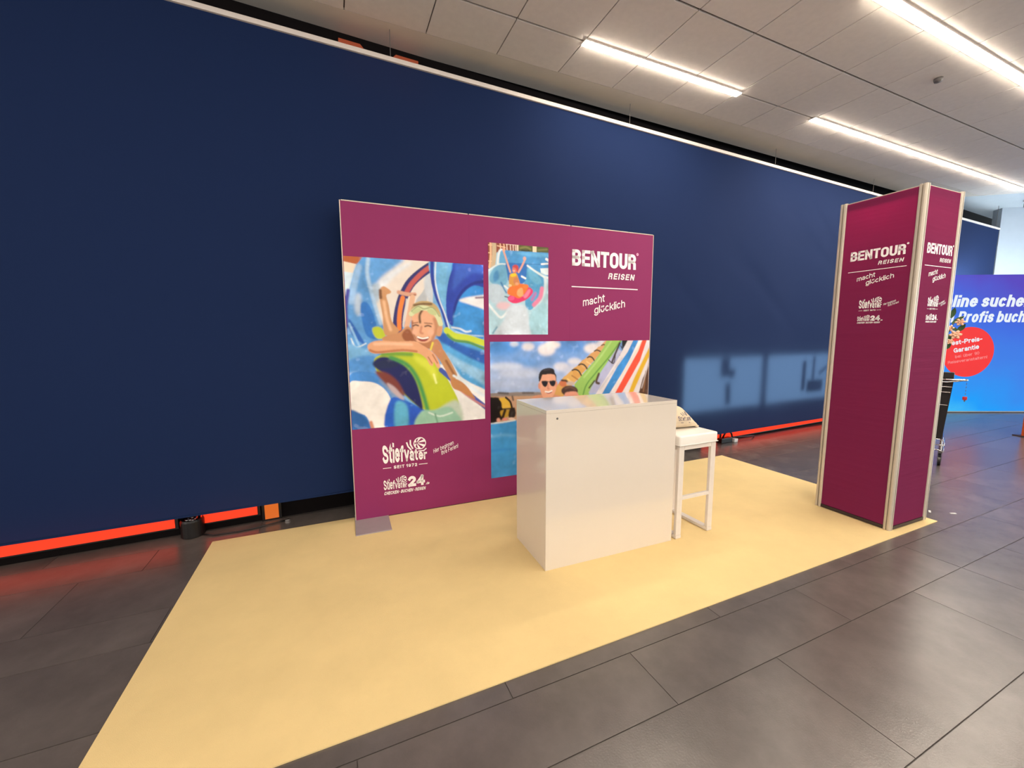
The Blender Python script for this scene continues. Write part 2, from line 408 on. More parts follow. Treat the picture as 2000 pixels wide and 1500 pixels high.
# artwork of the three printed photos: kind, colour, softness mm, points in 1/1000 of the print[, stroke mm]
PRINT_SLIDE_CHILD = [
["q",[185,95,48],0,[-33,-17,147,-14,80,48,-20,33]],
["q",[242,222,200],0,[-20,28,84,43,54,101,-16,83]],
["q",[205,224,240],0,[-23,84,62,93,25,191,-26,261]],
["q",[232,222,212],0,[144,-20,608,-11,600,247,445,302,334,435,232,435,183,235,148,131]],
["p",[95,160,225],25,[135,-13,397,-14,343,46,265,99,203,164,169,193,146,97]],
["p",[222,228,236],22,[221,135,308,76,421,21,456,19,332,103,253,170]],
["p",[175,195,215],18,[171,165,221,143,235,191,216,249,183,249]],
["p",[188,194,200],4,[473,250,529,183,559,145,550,256]],
["p",[205,215,225],12,[540,124,593,34,600,240,572,248]],
["p",[92,156,220],3,[141,-6,88,44,47,149,9,260,-4,392,2,590,174,594,256,449,223,348,191,256,169,165,163,82,178,-5]],
["s",[175,208,240],10,[161,6,150,83,164,166,197,284,226,377],26],
["s",[150,190,232],14,[96,58,62,155,37,253],46],
["p",[188,206,228],20,[71,210,103,216,93,321,65,322,56,266]],
["p",[48,120,205],8,[100,265,141,257,179,320,200,406,205,464,131,449,100,349]],
["p",[40,100,190],8,[16,350,60,406,105,477,108,499,57,463,20,420]],
["s",[70,70,160],8,[21,191,2,281,-1,392],26],
["s",[140,190,235],5,[18,378,50,449,79,513],16],
["s",[205,225,240],4,[25,463,54,513,121,492],10],
["p",[120,180,228],14,[-5,498,95,520,200,558,132,593,1,604]],
["p",[80,145,215],16,[-2,590,175,565,179,660,86,679,-1,705]],
["p",[150,180,220],16,[2,662,128,666,194,697,68,707,-2,726]],
["s",[44,46,112],2,[612,22,534,66,452,127,401,194,367,267,347,347,342,406],74],
["s",[214,210,212],3,[412,230,399,303,381,391],10],
["s",[196,92,86],3,[602,26,533,69,456,134,414,190],36],
["s",[240,135,62],3,[385,223,365,289,355,347,353,406],34],
["p",[112,182,236],3,[590,-10,784,-13,753,86,721,237,726,374,772,451,715,436,671,329,628,224,597,114]],
["q",[52,140,220],3,[756,-11,1058,-27,1051,501,870,452,745,405,700,298]],
["p",[40,68,178],5,[789,-9,1058,-27,1056,136,926,132,837,181,782,259,750,382,708,344,702,223,724,109,754,41]],
["p",[60,100,205],22,[808,-14,1058,-35,1057,58,917,56,819,113,751,169,773,55]],
["p",[30,48,140],6,[996,115,906,133,827,189,777,274,760,359,746,343,768,244,828,159,916,110,996,99]],
["p",[232,232,236],10,[802,228,895,203,1055,195,1054,293,963,271,874,249]],
["s",[120,90,120],6,[934,209,1004,204],14],
["p",[62,150,226],16,[776,297,913,272,1054,317,1052,436,861,420,760,374]],
["s",[225,235,245],8,[740,397,803,405,851,424,890,420],14],
["s",[190,215,240],6,[773,424,860,444,990,452],10],
["s",[38,66,168],3,[604,-7,603,99,629,202,672,291,707,390],30],
["s",[225,235,250],3,[631,-8,624,113,647,217,690,314,721,405],11],
["p",[120,190,236],10,[672,-7,728,-10,706,88,693,208,674,238,649,149]],
["p",[84,166,226],5,[622,405,697,420,810,483,1051,533,1046,902,883,787,757,670,674,559]],
["p",[40,96,186],14,[621,436,696,436,791,498,1050,581,1049,646,887,594,713,513,648,481]],
["p",[150,200,236],18,[693,551,807,608,1048,712,1047,794,865,698,739,623]],
["s",[200,215,60],4,[702,416,763,451,860,463,959,488,1061,513],54],
["s",[92,150,70],8,[706,443,762,478,869,491,969,524,1061,557],22],
["p",[236,236,236],8,[643,628,709,653,766,694,884,755,1047,844,1044,1044,788,1026,733,828,679,715]],
["s",[224,234,242],10,[665,551,738,646,814,736,984,841],30],
["p",[70,138,214],5,[-12,690,170,667,268,745,387,842,512,911,622,1013,-15,1026]],
["p",[238,235,232],5,[-2,723,84,714,167,726,233,766,273,828,280,904,239,1001,177,1042,129,977,90,915,-7,879]],
["p",[42,98,168],10,[-11,886,50,897,101,938,132,993,126,1038,-15,1026]],
["s",[205,140,110],7,[130,962,145,1016],24],
["p",[120,150,190],16,[193,705,285,753,352,825,386,872,316,853,258,782]],
["p",[36,92,196],8,[273,828,387,849,494,902,568,922,565,1017,238,1024]],
["p",[90,170,205],16,[307,853,386,872,390,1004,300,1013]],
["p",[38,84,190],12,[412,897,494,910,500,1005,417,1006]],
["p",[190,205,52],8,[166,406,217,395,257,435,239,464,189,460]],
["p",[186,200,40],3,[170,587,260,552,435,546,561,580,661,671,735,780,786,887,731,916,663,912,568,924,503,903,423,851,354,794,268,745,195,675]],
["p",[214,222,70],22,[452,570,542,595,614,666,603,728,540,656,469,608]],
["s",[232,238,150],8,[594,689,611,744],16],
["p",[190,205,188],20,[703,875,781,871,818,987,758,1007,661,984,605,933]],
["p",[26,32,92],9,[158,616,217,572,293,582,379,625,447,699,484,793,505,907,441,864,346,779,254,692]],
["s",[70,150,80],14,[285,576,396,622,465,700,507,801,540,913],34],
["s",[110,160,60],12,[226,558,329,557,434,562],30],
["p",[30,40,80],10,[173,612,258,589,344,620,282,641,205,639]],
["p",[122,58,50],12,[175,656,255,670,322,717,363,779,371,818,293,776,210,705]],
["p",[190,170,175],10,[252,729,311,762,370,833,335,824,276,775]],
["p",[150,196,172],14,[494,918,587,916,702,899,770,951,778,1009,453,1017]],
["s",[220,235,225],8,[549,929,633,958,731,940],12],
["s",[110,160,130],8,[596,940,613,997],14],
["s",[62,84,164],4,[650,663,708,708,784,767,892,844,1035,943],40],
["s",[196,130,130],6,[764,774,892,861,1035,935],18],
["s",[192,140,94],3,[650,558,700,629,742,701],74],
["s",[150,98,60],8,[691,606,756,702],20],
["p",[192,132,82],3,[722,724,790,731,853,778,902,837,917,862,852,834,803,807,740,781]],
["s",[225,235,240],8,[747,702,795,727,863,762],18],
["p",[206,152,106],3,[225,199,236,170,262,161,304,186,298,200,272,213,286,269,303,362,352,420,282,449,245,428,241,334,228,255]],
["s",[120,80,50],7,[231,184,233,227],22],
["s",[236,190,150],10,[253,248,270,348,292,413],22],
["s",[216,164,138],3,[358,191,414,201,471,200],30],
["s",[168,104,84],4,[440,209,475,203],12],
["s",[228,182,150],4,[455,218,436,295,406,391],42],
["p",[202,144,102],4,[230,464,282,442,352,428,415,391,475,450,490,510,349,501,263,493]],
["p",[150,88,56],8,[369,442,414,406,457,450,473,488,402,487]],
["p",[198,138,98],4,[592,481,629,470,661,512,669,566,644,597,608,565,572,527]],
["p",[180,120,82],5,[474,465,583,466,590,527,526,518]],
["s",[232,212,84],3,[593,492,576,534],16],
["p",[228,168,128],3,[132,503,171,481,230,475,332,483,455,481,518,507,590,550,630,597,643,643,622,649,597,611,589,633,568,630,538,587,480,554,382,543,277,548,176,552,139,535]],
["s",[190,118,76],7,[145,532,193,545,286,539,382,535,471,544],18],
["s",[245,195,160],10,[178,496,280,495,437,501],22],
["s",[170,104,70],3,[556,580,583,619],8],
["s",[170,104,70],3,[589,565,625,620],8],
["p",[196,168,116],4,[435,332,455,265,518,238,600,247,649,292,670,375,658,443,612,443,478,346]],
["p",[230,174,138],4,[441,346,462,302,535,286,607,315,623,375,616,443,573,481,518,493,465,473,445,413]],
["s",[196,134,100],12,[610,345,622,405,592,473],26],
["s",[170,110,80],8,[447,361,447,420,469,469],14],
["p",[214,156,118],4,[630,405,655,382,667,405,649,443,628,443]],
["s",[90,62,40],6,[525,290,502,323,503,368],16],
["s",[120,90,58],8,[464,265,527,256,590,255],18],
["s",[216,222,176],4,[442,317,481,287,526,279,589,292,634,329,656,375],40],
["s",[160,170,120],4,[445,302,490,272,535,286,599,277,648,329],10],
["p",[196,206,150],5,[512,286,512,292,505,301,494,308,480,314,466,316,455,315,449,310,449,303,455,295,467,288,480,282,494,280,505,281]],
["p",[196,206,150],5,[628,316,620,322,608,323,592,321,577,315,565,307,558,299,559,291,566,286,579,284,594,286,610,292,622,300,628,309]],
["s",[96,62,50],3,[452,389,470,383,490,387],11],
["s",[96,62,50],3,[538,392,560,386,582,392],11],
["s",[150,96,70],4,[446,373,487,368],8],
["s",[150,96,70],4,[536,371,591,375],8],
["s",[205,138,108],7,[513,394,504,428,520,434],16],
["p",[150,66,60],3,[475,450,519,459,567,454,551,477,518,484,487,473]],
["s",[246,240,232],2,[483,456,519,465,558,459],13],
["p",[240,180,150],10,[482,424,480,431,474,437,466,440,457,440,449,437,444,431,443,424,445,417,450,411,458,408,467,408,475,411,480,417]],
["p",[240,180,150],10,[602,428,600,436,593,442,584,446,574,446,566,442,560,436,558,428,560,420,567,414,576,410,585,410,594,414,600,420]]]
PRINT_TUBE_RIDE = [
["q",[140,70,52],0,[-40,-35,1093,-51,1095,81,140,100,51,280,-46,284]],
["s",[205,182,150],2,[93,-21,96,131,67,279],40],
["s",[246,190,150],2,[39,-18,42,134,19,266],17],
["s",[250,200,160],1,[-20,29,55,28],7],
["s",[250,200,160],1,[-21,112,53,111],7],
["s",[250,200,160],1,[-23,199,52,199],7],
["s",[250,205,170],1,[190,-27,200,82],9],
["s",[250,205,170],1,[242,-30,266,78],9],
["s",[250,205,170],1,[146,30,272,41],8],
["s",[245,225,205],1,[297,-12,303,69],8],
["s",[245,225,205],1,[289,3,484,0],8],
["s",[240,225,210],1,[355,0,360,81],8],
["s",[240,225,210],1,[400,-3,405,78],8],
["s",[240,225,210],1,[439,-5,444,76],8],
["s",[240,215,190],1,[473,-7,473,75],15],
["q",[84,88,44],2,[490,-8,725,-10,725,84,490,89]],
["s",[130,130,70],7,[518,35,609,19,690,37],16],
["s",[46,50,26],5,[541,60,667,57],13],
["q",[250,220,184],0,[725,-10,790,-10,791,85,725,84]],
["q",[84,88,44],2,[790,-7,1081,-11,1082,81,791,88]],
["s",[124,124,70],7,[819,41,973,25],15],
["q",[74,152,214],1,[195,71,1094,61,1098,354,644,232,270,241]],
["p",[100,176,226],11,[439,84,1070,74,1070,105,667,117]],
["s",[50,112,180],2,[215,214,552,206,1023,193],5],
["s",[228,238,244],3,[250,70,195,76,167,120,147,224],20],
["p",[98,168,214],3,[200,89,255,79,287,218,182,222]],
["p",[46,116,196],3,[270,219,461,203,644,209,623,363,551,426,414,461,302,374]],
["q",[172,208,222],3,[-46,306,149,224,270,226,313,381,246,436,323,554,668,639,917,477,928,336,1098,346,1106,1033,-58,1028]],
["p",[112,176,212],7,[51,309,160,231,265,230,308,381,246,466,103,455,17,399]],
["p",[76,146,202],9,[83,337,149,290,169,379,92,418]],
["s",[60,120,180],7,[202,422,246,488,290,532],13],
["p",[190,208,222],11,[5,458,191,452,256,556,211,632,78,650,3,577]],
["p",[82,160,208],5,[644,221,784,280,910,341,919,446,857,557,715,708,609,686,598,563,575,441,615,363]],
["p",[110,184,222],11,[656,239,808,310,880,400,785,419,667,346]],
["s",[226,238,242],3,[638,221,784,284,934,340],17],
["s",[226,236,240],3,[934,340,1085,346],20],
["s",[220,234,240],3,[-14,315,149,231,273,220],11],
["s",[206,224,232],9,[946,351,941,476,869,603,762,699],27],
["s",[228,134,168],7,[887,470,857,572,750,657],39],
["s",[180,120,180],9,[774,527,715,599],27],
["p",[222,190,200],16,[368,675,355,695,321,711,271,721,216,722,167,714,134,698,122,679,134,659,168,643,217,633,272,632,321,640,355,655]],
["s",[228,236,240],7,[2,666,99,747,198,807,299,745],20],
["p",[205,218,230],16,[345,675,597,671,668,834,668,1015,95,1013,242,837]],
["p",[160,205,220],13,[691,755,954,633,1031,992,715,991]],
["s",[110,160,190],7,[63,982,130,914],13],
["s",[240,246,250],2,[962,134,1023,154],24],
["s",[236,244,248],1,[879,193,1023,180],16],
["q",[222,238,244],2,[855,242,1084,225,1085,315,952,312,868,292]],
["s",[244,248,250],2,[542,344,603,363],17],
["s",[228,238,244],3,[257,458,313,486],15],
["p",[226,52,108],3,[310,585,357,557,459,551,563,564,598,486,667,461,729,494,715,537,632,593,528,630,413,647,323,619]],
["p",[242,130,158],7,[574,563,656,484,691,499,644,562,598,586]],
["p",[235,90,140],5,[323,584,402,560,413,605,334,615]],
["p",[232,120,50],3,[313,494,403,431,551,426,656,442,609,516,505,588,402,567,312,547]],
["p",[226,170,110],5,[482,489,551,472,563,548,505,573,459,543]],
["p",[214,150,70],3,[338,343,370,319,449,312,489,375,506,427,414,453,335,440]],
["p",[240,205,40],3,[359,327,438,316,443,342,370,353]],
["p",[204,130,84],4,[496,397,492,416,478,431,459,440,438,441,419,433,406,419,401,401,406,382,419,367,438,358,459,357,479,365,492,379]],
["p",[226,160,120],4,[490,428,487,435,478,441,466,445,453,445,441,443,433,437,430,430,433,423,441,416,453,413,466,412,478,415,487,421]],
["p",[232,130,60],5,[637,454,633,463,622,471,606,476,589,476,573,473,562,466,558,456,562,447,573,439,589,435,606,434,622,438,633,445]],
["p",[240,200,150],4,[376,450,373,456,365,461,353,464,340,465,328,463,320,458,317,452,320,446,328,441,340,438,353,438,365,440,373,445]],
["p",[216,120,100],3,[470,274,465,289,453,302,436,310,417,311,400,305,388,293,384,277,388,261,400,248,417,241,436,240,453,246,465,258]],
["p",[200,70,70],4,[382,251,416,223,472,225,489,261,472,307,449,263,404,250]],
["p",[236,180,160],3,[433,286,431,291,426,295,417,297,408,298,400,296,395,292,393,288,395,283,400,279,408,277,417,277,426,278,431,282]],
["s",[226,168,152],2,[244,76,271,130,309,209,353,301],17],
["s",[226,168,152],2,[598,151,552,221,489,299],17],
["p",[236,170,140],3,[274,67,271,76,265,83,255,88,244,89,234,85,228,78,226,69,228,60,235,53,244,48,255,48,265,51,272,58]],
["p",[230,176,160],3,[616,143,614,151,606,158,595,163,583,163,571,160,564,154,561,145,564,137,572,129,583,125,595,124,606,128,614,134]],
["s",[60,60,90],3,[262,574,312,581],9]]
PRINT_FAMILY_SLIDES = [
["q",[120,162,222],0,[-18,-20,1050,-31,1059,242,-20,189]],
["q",[160,182,222],58,[-20,177,1059,227,1068,498,-22,402]],
["p",[80,146,222],49,[-18,-14,147,-12,161,58,98,94,-19,84]],
["p",[104,156,222],39,[122,120,251,144,272,184,171,166]],
["p",[96,150,222],39,[385,-3,537,-8,527,80,428,91,386,63]],
["p",[232,228,234],21,[370,66,365,86,350,101,329,110,306,109,285,99,271,83,266,63,271,44,285,29,306,20,329,21,350,30,364,46]],
["p",[236,230,232],23,[401,30,397,43,383,53,364,59,343,58,325,52,312,42,307,29,312,16,324,6,343,1,364,1,383,7,396,17]],
["p",[226,224,232],23,[246,40,242,53,233,63,219,68,203,68,189,62,180,52,176,39,180,27,189,17,203,12,219,12,233,18,242,28]],
["p",[200,212,232],19,[157,20,154,28,147,34,138,38,127,38,117,34,111,27,108,19,111,11,117,4,127,1,138,1,147,5,154,11]],
["p",[196,208,232],25,[181,186,172,198,146,207,109,211,68,208,32,201,7,190,-1,178,8,166,32,157,68,153,109,155,146,162,172,173]],
["p",[186,198,224],33,[282,243,270,260,236,271,188,276,135,272,88,262,56,247,45,230,57,214,88,203,135,198,188,200,236,210,270,226]],
["p",[170,186,218],33,[272,322,257,338,214,348,154,351,89,346,32,334,-7,318,-21,301,-7,286,32,275,90,272,155,276,214,287,257,303]],
["p",[232,228,234],23,[675,63,669,81,651,95,626,102,598,101,573,93,555,78,549,60,555,43,572,29,597,21,625,22,650,30,668,45]],
["p",[224,222,232],21,[709,29,706,41,694,51,678,56,660,55,643,49,632,40,628,28,632,16,643,6,659,1,677,2,693,7,705,17]],
["p",[214,216,230],21,[534,162,529,173,517,182,499,187,480,186,462,180,450,170,445,158,450,147,462,138,479,133,499,134,516,140,529,150]],
["p",[210,212,228],23,[457,199,452,213,438,224,419,230,397,229,378,221,365,209,360,194,365,180,378,169,397,164,418,165,438,172,452,184]],
["p",[200,206,228],29,[546,231,540,248,523,262,498,268,471,266,447,257,430,242,424,224,430,207,446,194,470,187,497,188,522,197,539,212]],
["q",[140,130,126],3,[-21,369,136,370,293,383,293,456,-22,427]],
["q",[196,156,126],5,[-21,390,293,410,294,659,-23,618]],
["s",[92,84,84],6,[44,369,97,377],19],
["s",[100,90,88],6,[181,380,241,385],18],
["s",[110,90,80],5,[121,401,126,428],18],
["q",[66,150,214],2,[-23,589,53,588,131,580,1074,682,1095,1315,-27,1074]],
["s",[225,232,236],4,[-4,587,62,587,136,579],12],
["s",[110,176,226],16,[4,686,72,682,135,698],19],
["s",[50,134,206],16,[3,790,135,798],19],
["p",[24,16,16],4,[-12,412,21,399,49,408,65,461,67,551,48,575,-14,574]],
["p",[226,182,66],3,[49,411,80,407,102,432,114,482,68,487,61,441]],
["s",[30,20,18],3,[85,406,109,439,119,489],18],
["s",[30,20,18],4,[65,490,131,490],16],
["p",[186,148,52],5,[56,501,111,501,96,548,63,547]],
["s",[36,26,20],6,[80,501,67,551],25],
["p",[40,30,26],6,[106,497,136,494,136,553,101,555]],
["p",[226,160,140],5,[54,569,53,576,50,581,45,583,41,583,37,579,34,573,33,567,34,560,37,555,41,553,46,553,50,557,53,562]],
["p",[230,140,130],6,[94,567,93,571,88,574,83,575,76,574,70,572,66,568,65,564,66,560,70,557,76,556,83,557,88,560,93,563]],
["p",[232,200,180],6,[133,569,131,572,126,575,120,576,112,575,106,573,101,569,99,565,101,561,106,558,112,557,120,558,126,561,131,564]],
["s",[214,164,92],3,[393,398,447,314],125],
["s",[220,172,98],3,[447,314,507,246],115],
["s",[214,160,86],3,[507,246,556,183],96],
["s",[218,170,110],3,[556,183,607,127],82],
["s",[214,160,100],3,[607,127,652,73],66],
["s",[216,166,116],3,[652,73,697,18],51],
["s",[170,120,60],4,[420,332,464,376],12],
["s",[238,205,130],5,[447,293,491,337],14],
["s",[170,116,56],4,[474,268,524,312],12],
["s",[238,205,130],5,[506,229,546,272],14],
["s",[170,116,56],4,[545,183,580,225],10],
["s",[238,205,140],4,[567,163,602,192],10],
["s",[56,44,40],3,[476,227,495,221,518,236,535,271],15],
["s",[56,44,40],3,[517,188,534,181,556,193,571,222],14],
["s",[56,44,40],3,[572,132,587,125,604,134,616,155],13],
["s",[56,44,40],3,[617,82,634,75,658,87],12],
["s",[56,44,40],3,[663,39,677,32,695,39],10],
["q",[152,196,98],2,[705,-26,810,-26,793,23,724,141,661,251,599,373,577,469,504,462,491,337,546,258,624,151,680,49]],
["s",[96,150,66],4,[793,2,723,120,637,242,570,343,548,424],14],
["s",[180,215,130],8,[727,9,647,145,552,286],16],
["q",[176,180,214],5,[770,58,807,94,646,418,582,413,627,319]],
["p",[28,26,28],4,[807,-19,859,-18,824,45,806,66,802,24]],
["s",[60,46,40],4,[787,23,770,72,753,121,736,177],21],
["s",[60,46,40],3,[794,45,813,95,789,122],10],
["s",[60,46,40],3,[712,155,748,184,759,107],10],
["s",[80,60,44],5,[649,264,633,326,651,341],25],
["s",[60,50,44],5,[621,318,587,372],16],
["q",[226,220,224],3,[859,-39,1050,-38,1057,168,904,499,606,471,714,268,789,122]],
["s",[196,196,206],12,[808,144,657,391],19],
["s",[240,232,232],6,[935,4,810,244,741,398],25],
["s",[246,220,205],5,[948,12,835,231,759,406],19],
["q",[60,140,214],2,[897,-39,929,-25,858,160,805,273,718,439,670,435,773,214,844,95]],
["q",[234,84,58],2,[959,-39,989,-39,934,170,874,298,803,446,757,442,859,218,919,90]],
["q",[222,176,42],4,[1013,27,1015,100,961,237,926,338,884,453,853,450,893,321,941,200]],
["q",[88,58,40],6,[1023,152,1035,526,918,515,957,325]],
["s",[140,100,70],6,[981,260,967,430],16],
["s",[200,190,190],4,[999,195,953,399],12],
["p",[214,150,120],5,[231,424,283,402,377,410,432,462,455,610,435,782,232,752,211,548]],
["p",[206,140,112],5,[410,467,465,445,532,472,562,587,541,762,412,743]],
["p",[205,118,76],5,[444,327,441,338,435,346,425,351,415,350,405,344,398,335,396,324,398,313,405,304,414,300,425,301,434,306,441,316]],
["s",[60,40,34],5,[411,301,439,306,447,320],18],
["p",[196,176,168],8,[493,330,490,337,483,342,472,345,460,344,450,340,442,334,440,327,442,320,450,315,460,312,472,313,482,317,490,323]],
["p",[232,168,138],3,[278,286,287,250,323,242,368,255,377,302,378,356,367,402,345,434,303,430,285,382,278,335]],
["p",[222,150,122],4,[283,336,283,346,281,354,278,359,275,358,272,353,270,345,269,335,270,324,272,316,274,312,278,312,281,317,283,325]],
["p",[222,150,122],4,[385,330,385,339,383,346,380,350,377,350,374,346,372,338,371,329,372,319,374,312,377,308,380,308,383,313,385,320]],
["p",[30,22,26],3,[275,302,274,249,292,214,331,202,361,213,368,241,377,262,376,309,366,255,303,251,292,257,285,286]],
["s",[62,52,58],7,[303,218,339,213],14],
["p",[22,22,32],2,[289,302,308,298,326,304,324,329,313,345,298,333]],
["p",[22,22,32],2,[336,304,355,299,373,303,371,329,360,344,344,333]],
["s",[30,30,38],1,[324,307,337,306],6],
["s",[205,130,104],6,[330,326,327,358,336,361],10],
["p",[168,72,70],3,[307,375,330,381,355,372,348,393,327,398]],
["s",[250,246,242],2,[312,380,332,385,352,377],13],
["p",[72,48,42],4,[514,390,509,408,494,421,473,427,450,425,429,416,415,400,409,382,414,365,428,352,449,345,472,347,494,356,508,372]],
["s",[108,78,64],8,[434,367,464,356,497,379],16],
["p",[228,158,136],4,[431,432,434,401,464,393,508,400,520,450,487,488,448,478]]]

# ------------------------------------------------------------------ materials
M = {}
M['floor_base'] = mat('grout', (70, 64, 61), .7, noise=.15)
M['tile'] = mat('stone_tile', (94, 87, 84), .25, spec=.7, noise=.20, nscale=3.2, bump=.06, bscale=140, vary=.09)
M['ceil_base'] = mat('ceiling_joint', (92, 84, 78), .9)
M['ceil_tile'] = mat('ceiling_tile', (240, 232, 223), .9, spec=.2, noise=.03, nscale=20, bump=.12, bscale=260, vary=.02)
M['ceil_border'] = mat('ceiling_plaster', (226, 218, 206), .9, spec=.2, noise=.04, nscale=3)
M['dark_wall'] = mat('dark_wall', (13, 8, 9), .85, spec=.15, noise=.2)
M['white_wall'] = mat('white_wall', (206, 212, 219), .8, noise=.02)
M['far_wall'] = mat('pale_wall', (178, 187, 198), .85, noise=.02)
M['carpet'] = mat('yellow_carpet', (232, 206, 150), .95, spec=.12, noise=.05, nscale=2.4, bump=.35, bscale=420)
M['white_gloss'] = mat('white_lacquer', (218, 209, 197), .12, spec=.6, noise=.012, nscale=3, coat=.55)
M['white_powder'] = mat('white_powder_coat', (222, 214, 206), .38, noise=.03, nscale=30)
M['leather'] = mat('white_leatherette', (238, 234, 228), .42, noise=.02, bump=.12, bscale=180)
M['canvas'] = mat('natural_canvas', (226, 208, 180), .95, spec=.1, noise=.06, nscale=30, bump=.5, bscale=300)
M['canvas_print'] = mat('canvas_print', (84, 74, 96), .9, noise=.1)
M['alu'] = mat('brushed_aluminium', (200, 190, 174), .45, metal=.35, noise=.06, nscale=6, stretch=(40, 40, .6))
M['alu_grey'] = mat('grey_steel_plate', (176, 168, 170), .5, metal=.35, noise=.05, nscale=10)
M['alu_dark'] = mat('dark_rail', (60, 48, 46), .5, metal=.3, noise=.1)
M['purple'] = mat('purple_print', (141, 51, 99), .62, spec=.12, noise=.02, nscale=3)
M['white_print'] = mat('white_print', (250, 244, 244), .5, noise=.01)
M['pink_print'] = mat('pink_print', (240, 170, 200), .5, noise=.01)
M['chrome'] = mat('chrome', (210, 206, 204), .18, metal=1, noise=.03)
M['black'] = mat('black_plastic', (18, 15, 15), .35, noise=.2)
M['black_matt'] = mat('black_cloth', (26, 20, 20), .8, noise=.25, nscale=20)
M['red'] = mat('red_plastic', (190, 36, 44), .4, noise=.05)
M['orange_board'] = mat('orange_board', (196, 84, 28), .55, noise=.08)
M['rail'] = mat('white_rail', (224, 214, 206), .5, noise=.03)
M['leaf'] = mat('leaf_green', (58, 92, 52), .6, noise=.2, nscale=30, vary=.2)
M['petal'] = mat('blush_petal', (240, 190, 160), .7, noise=.08, nscale=30, vary=.06)
M['stem'] = mat('stem_green', (60, 70, 44), .7, noise=.15)
M['pot'] = mat('dark_pot', (40, 34, 34), .6, noise=.1)
M['paper'] = mat('paper_scrap', (232, 230, 228), .9, noise=.03)
M['steel'] = mat('sensor_grey', (96, 92, 90), .5, noise=.05)
M['lamp'] = emit('warm_diffuser', WARM, STRIP)
M['daylight'] = emit('added_daylight_pane', COOL, 2.6)  # glow of the added window front, fills the far hall with light
M['added_cool'] = emit('added_cool_glow', COOL, 24.0)  # glow of the added uplight behind the blue banner
M['housing'] = mat('lamp_housing', (214, 206, 198), .5, noise=.02)
M['orange_glow'] = emit('orange_light', (1.0, .035, .006), .5)
M['amber_glow'] = emit('amber_light', (.85, .16, .01), .3)
M['sign_orange'] = emit('orange_sign', (.62, .085, .015), .16)
M['screen'] = emit('display_light', (.86, .92, 1.0), 1.9)
M['shape_dark'] = mat('display_figure', (40, 46, 56), .8, noise=.2)

def fabric(name, col, trans, tcol, noise=.06, rough=.9, wrinkle=0.0):
    """cloth: diffuse face plus light passing through from behind"""
    m = bpy.data.materials.new(name); m.use_nodes = True
    nt = m.node_tree; p = nt.nodes['Principled BSDF']; out = nt.nodes['Material Output']
    c = lin(col)
    tc = nt.nodes.new('ShaderNodeTexCoord')
    nz = nt.nodes.new('ShaderNodeTexNoise'); nz.inputs['Scale'].default_value = 260; nz.inputs['Detail'].default_value = 3
    nt.links.new(tc.outputs['Object'], nz.inputs['Vector'])
    mr = nt.nodes.new('ShaderNodeMapRange'); mr.inputs[3].default_value = 1 - noise * 2; mr.inputs[4].default_value = 1 + noise * 2
    nt.links.new(nz.outputs[0], mr.inputs[0])
    mx = nt.nodes.new('ShaderNodeMix'); mx.data_type = 'RGBA'; mx.blend_type = 'MULTIPLY'; mx.inputs[0].default_value = 1
    mx.inputs[6].default_value = (*c, 1); nt.links.new(mr.outputs[0], mx.inputs[7])
    nt.links.new(mx.outputs[2], p.inputs['Base Color'])
    p.inputs['Roughness'].default_value = rough; p.inputs['Specular IOR Level'].default_value = .15
    if wrinkle:
        mp = nt.nodes.new('ShaderNodeMapping'); mp.inputs['Scale'].default_value = (.5, .5, 9)
        nt.links.new(tc.outputs['Object'], mp.inputs[0])
        wz = nt.nodes.new('ShaderNodeTexNoise'); wz.inputs['Scale'].default_value = 2.2; wz.inputs['Detail'].default_value = 3
        nt.links.new(mp.outputs[0], wz.inputs['Vector'])
        bn = nt.nodes.new('ShaderNodeBump'); bn.inputs['Strength'].default_value = wrinkle; bn.inputs['Distance'].default_value = .03
        nt.links.new(wz.outputs[0], bn.inputs['Height']); nt.links.new(bn.outputs[0], p.inputs['Normal'])
    tr = nt.nodes.new('ShaderNodeBsdfTranslucent'); tr.inputs[0].default_value = (*lin(tcol), 1)
    ms = nt.nodes.new('ShaderNodeMixShader'); ms.inputs[0].default_value = trans
    nt.links.new(p.outputs[0], ms.inputs[1]); nt.links.new(tr.outputs[0], ms.inputs[2]); nt.links.new(ms.outputs[0], out.inputs[0])
    return m
M['curtain'] = fabric('blue_curtain_cloth', (26, 43, 82), .12, (115, 150, 185))
M['tower_cloth'] = fabric('purple_fabric', (138, 50, 96), .45, (230, 90, 160), wrinkle=.25)

# ------------------------------------------------------------------ floor
floor = struct(box_ob('floor', (-9, -8, -.08), (24, 6.5, -.004), M['floor_base']), 'dark grey stone tile floor')
rows = [-1.21, -.7, -.4, .094, .589, 1.084, 1.38, 1.88, 2.38, 2.67, 3.18, 3.47, 3.98]
EXP = 5.79       # straight joint running across all rows
tile_mesh = {}
def floor_tile(x0, x1, y0, y1):
    key = (round(x1 - x0, 3), round(y1 - y0, 3))
    if key not in tile_mesh:
        w, d = (x1 - x0) / 2 - .0017, (y1 - y0) / 2 - .0022
        bm = bmesh.new(); box(bm, (-w, -d, -.012), (w, d, 0))
        me = bpy.data.meshes.new('floor_tile'); bm.to_mesh(me); bm.free(); me.materials.append(M['tile']); tile_mesh[key] = me
    o = bpy.data.objects.new('floor_tile', tile_mesh[key]); COL.objects.link(o); o.parent = floor
    o.location = ((x0 + x1) / 2, (y0 + y1) / 2, random.uniform(-.0006, .0))
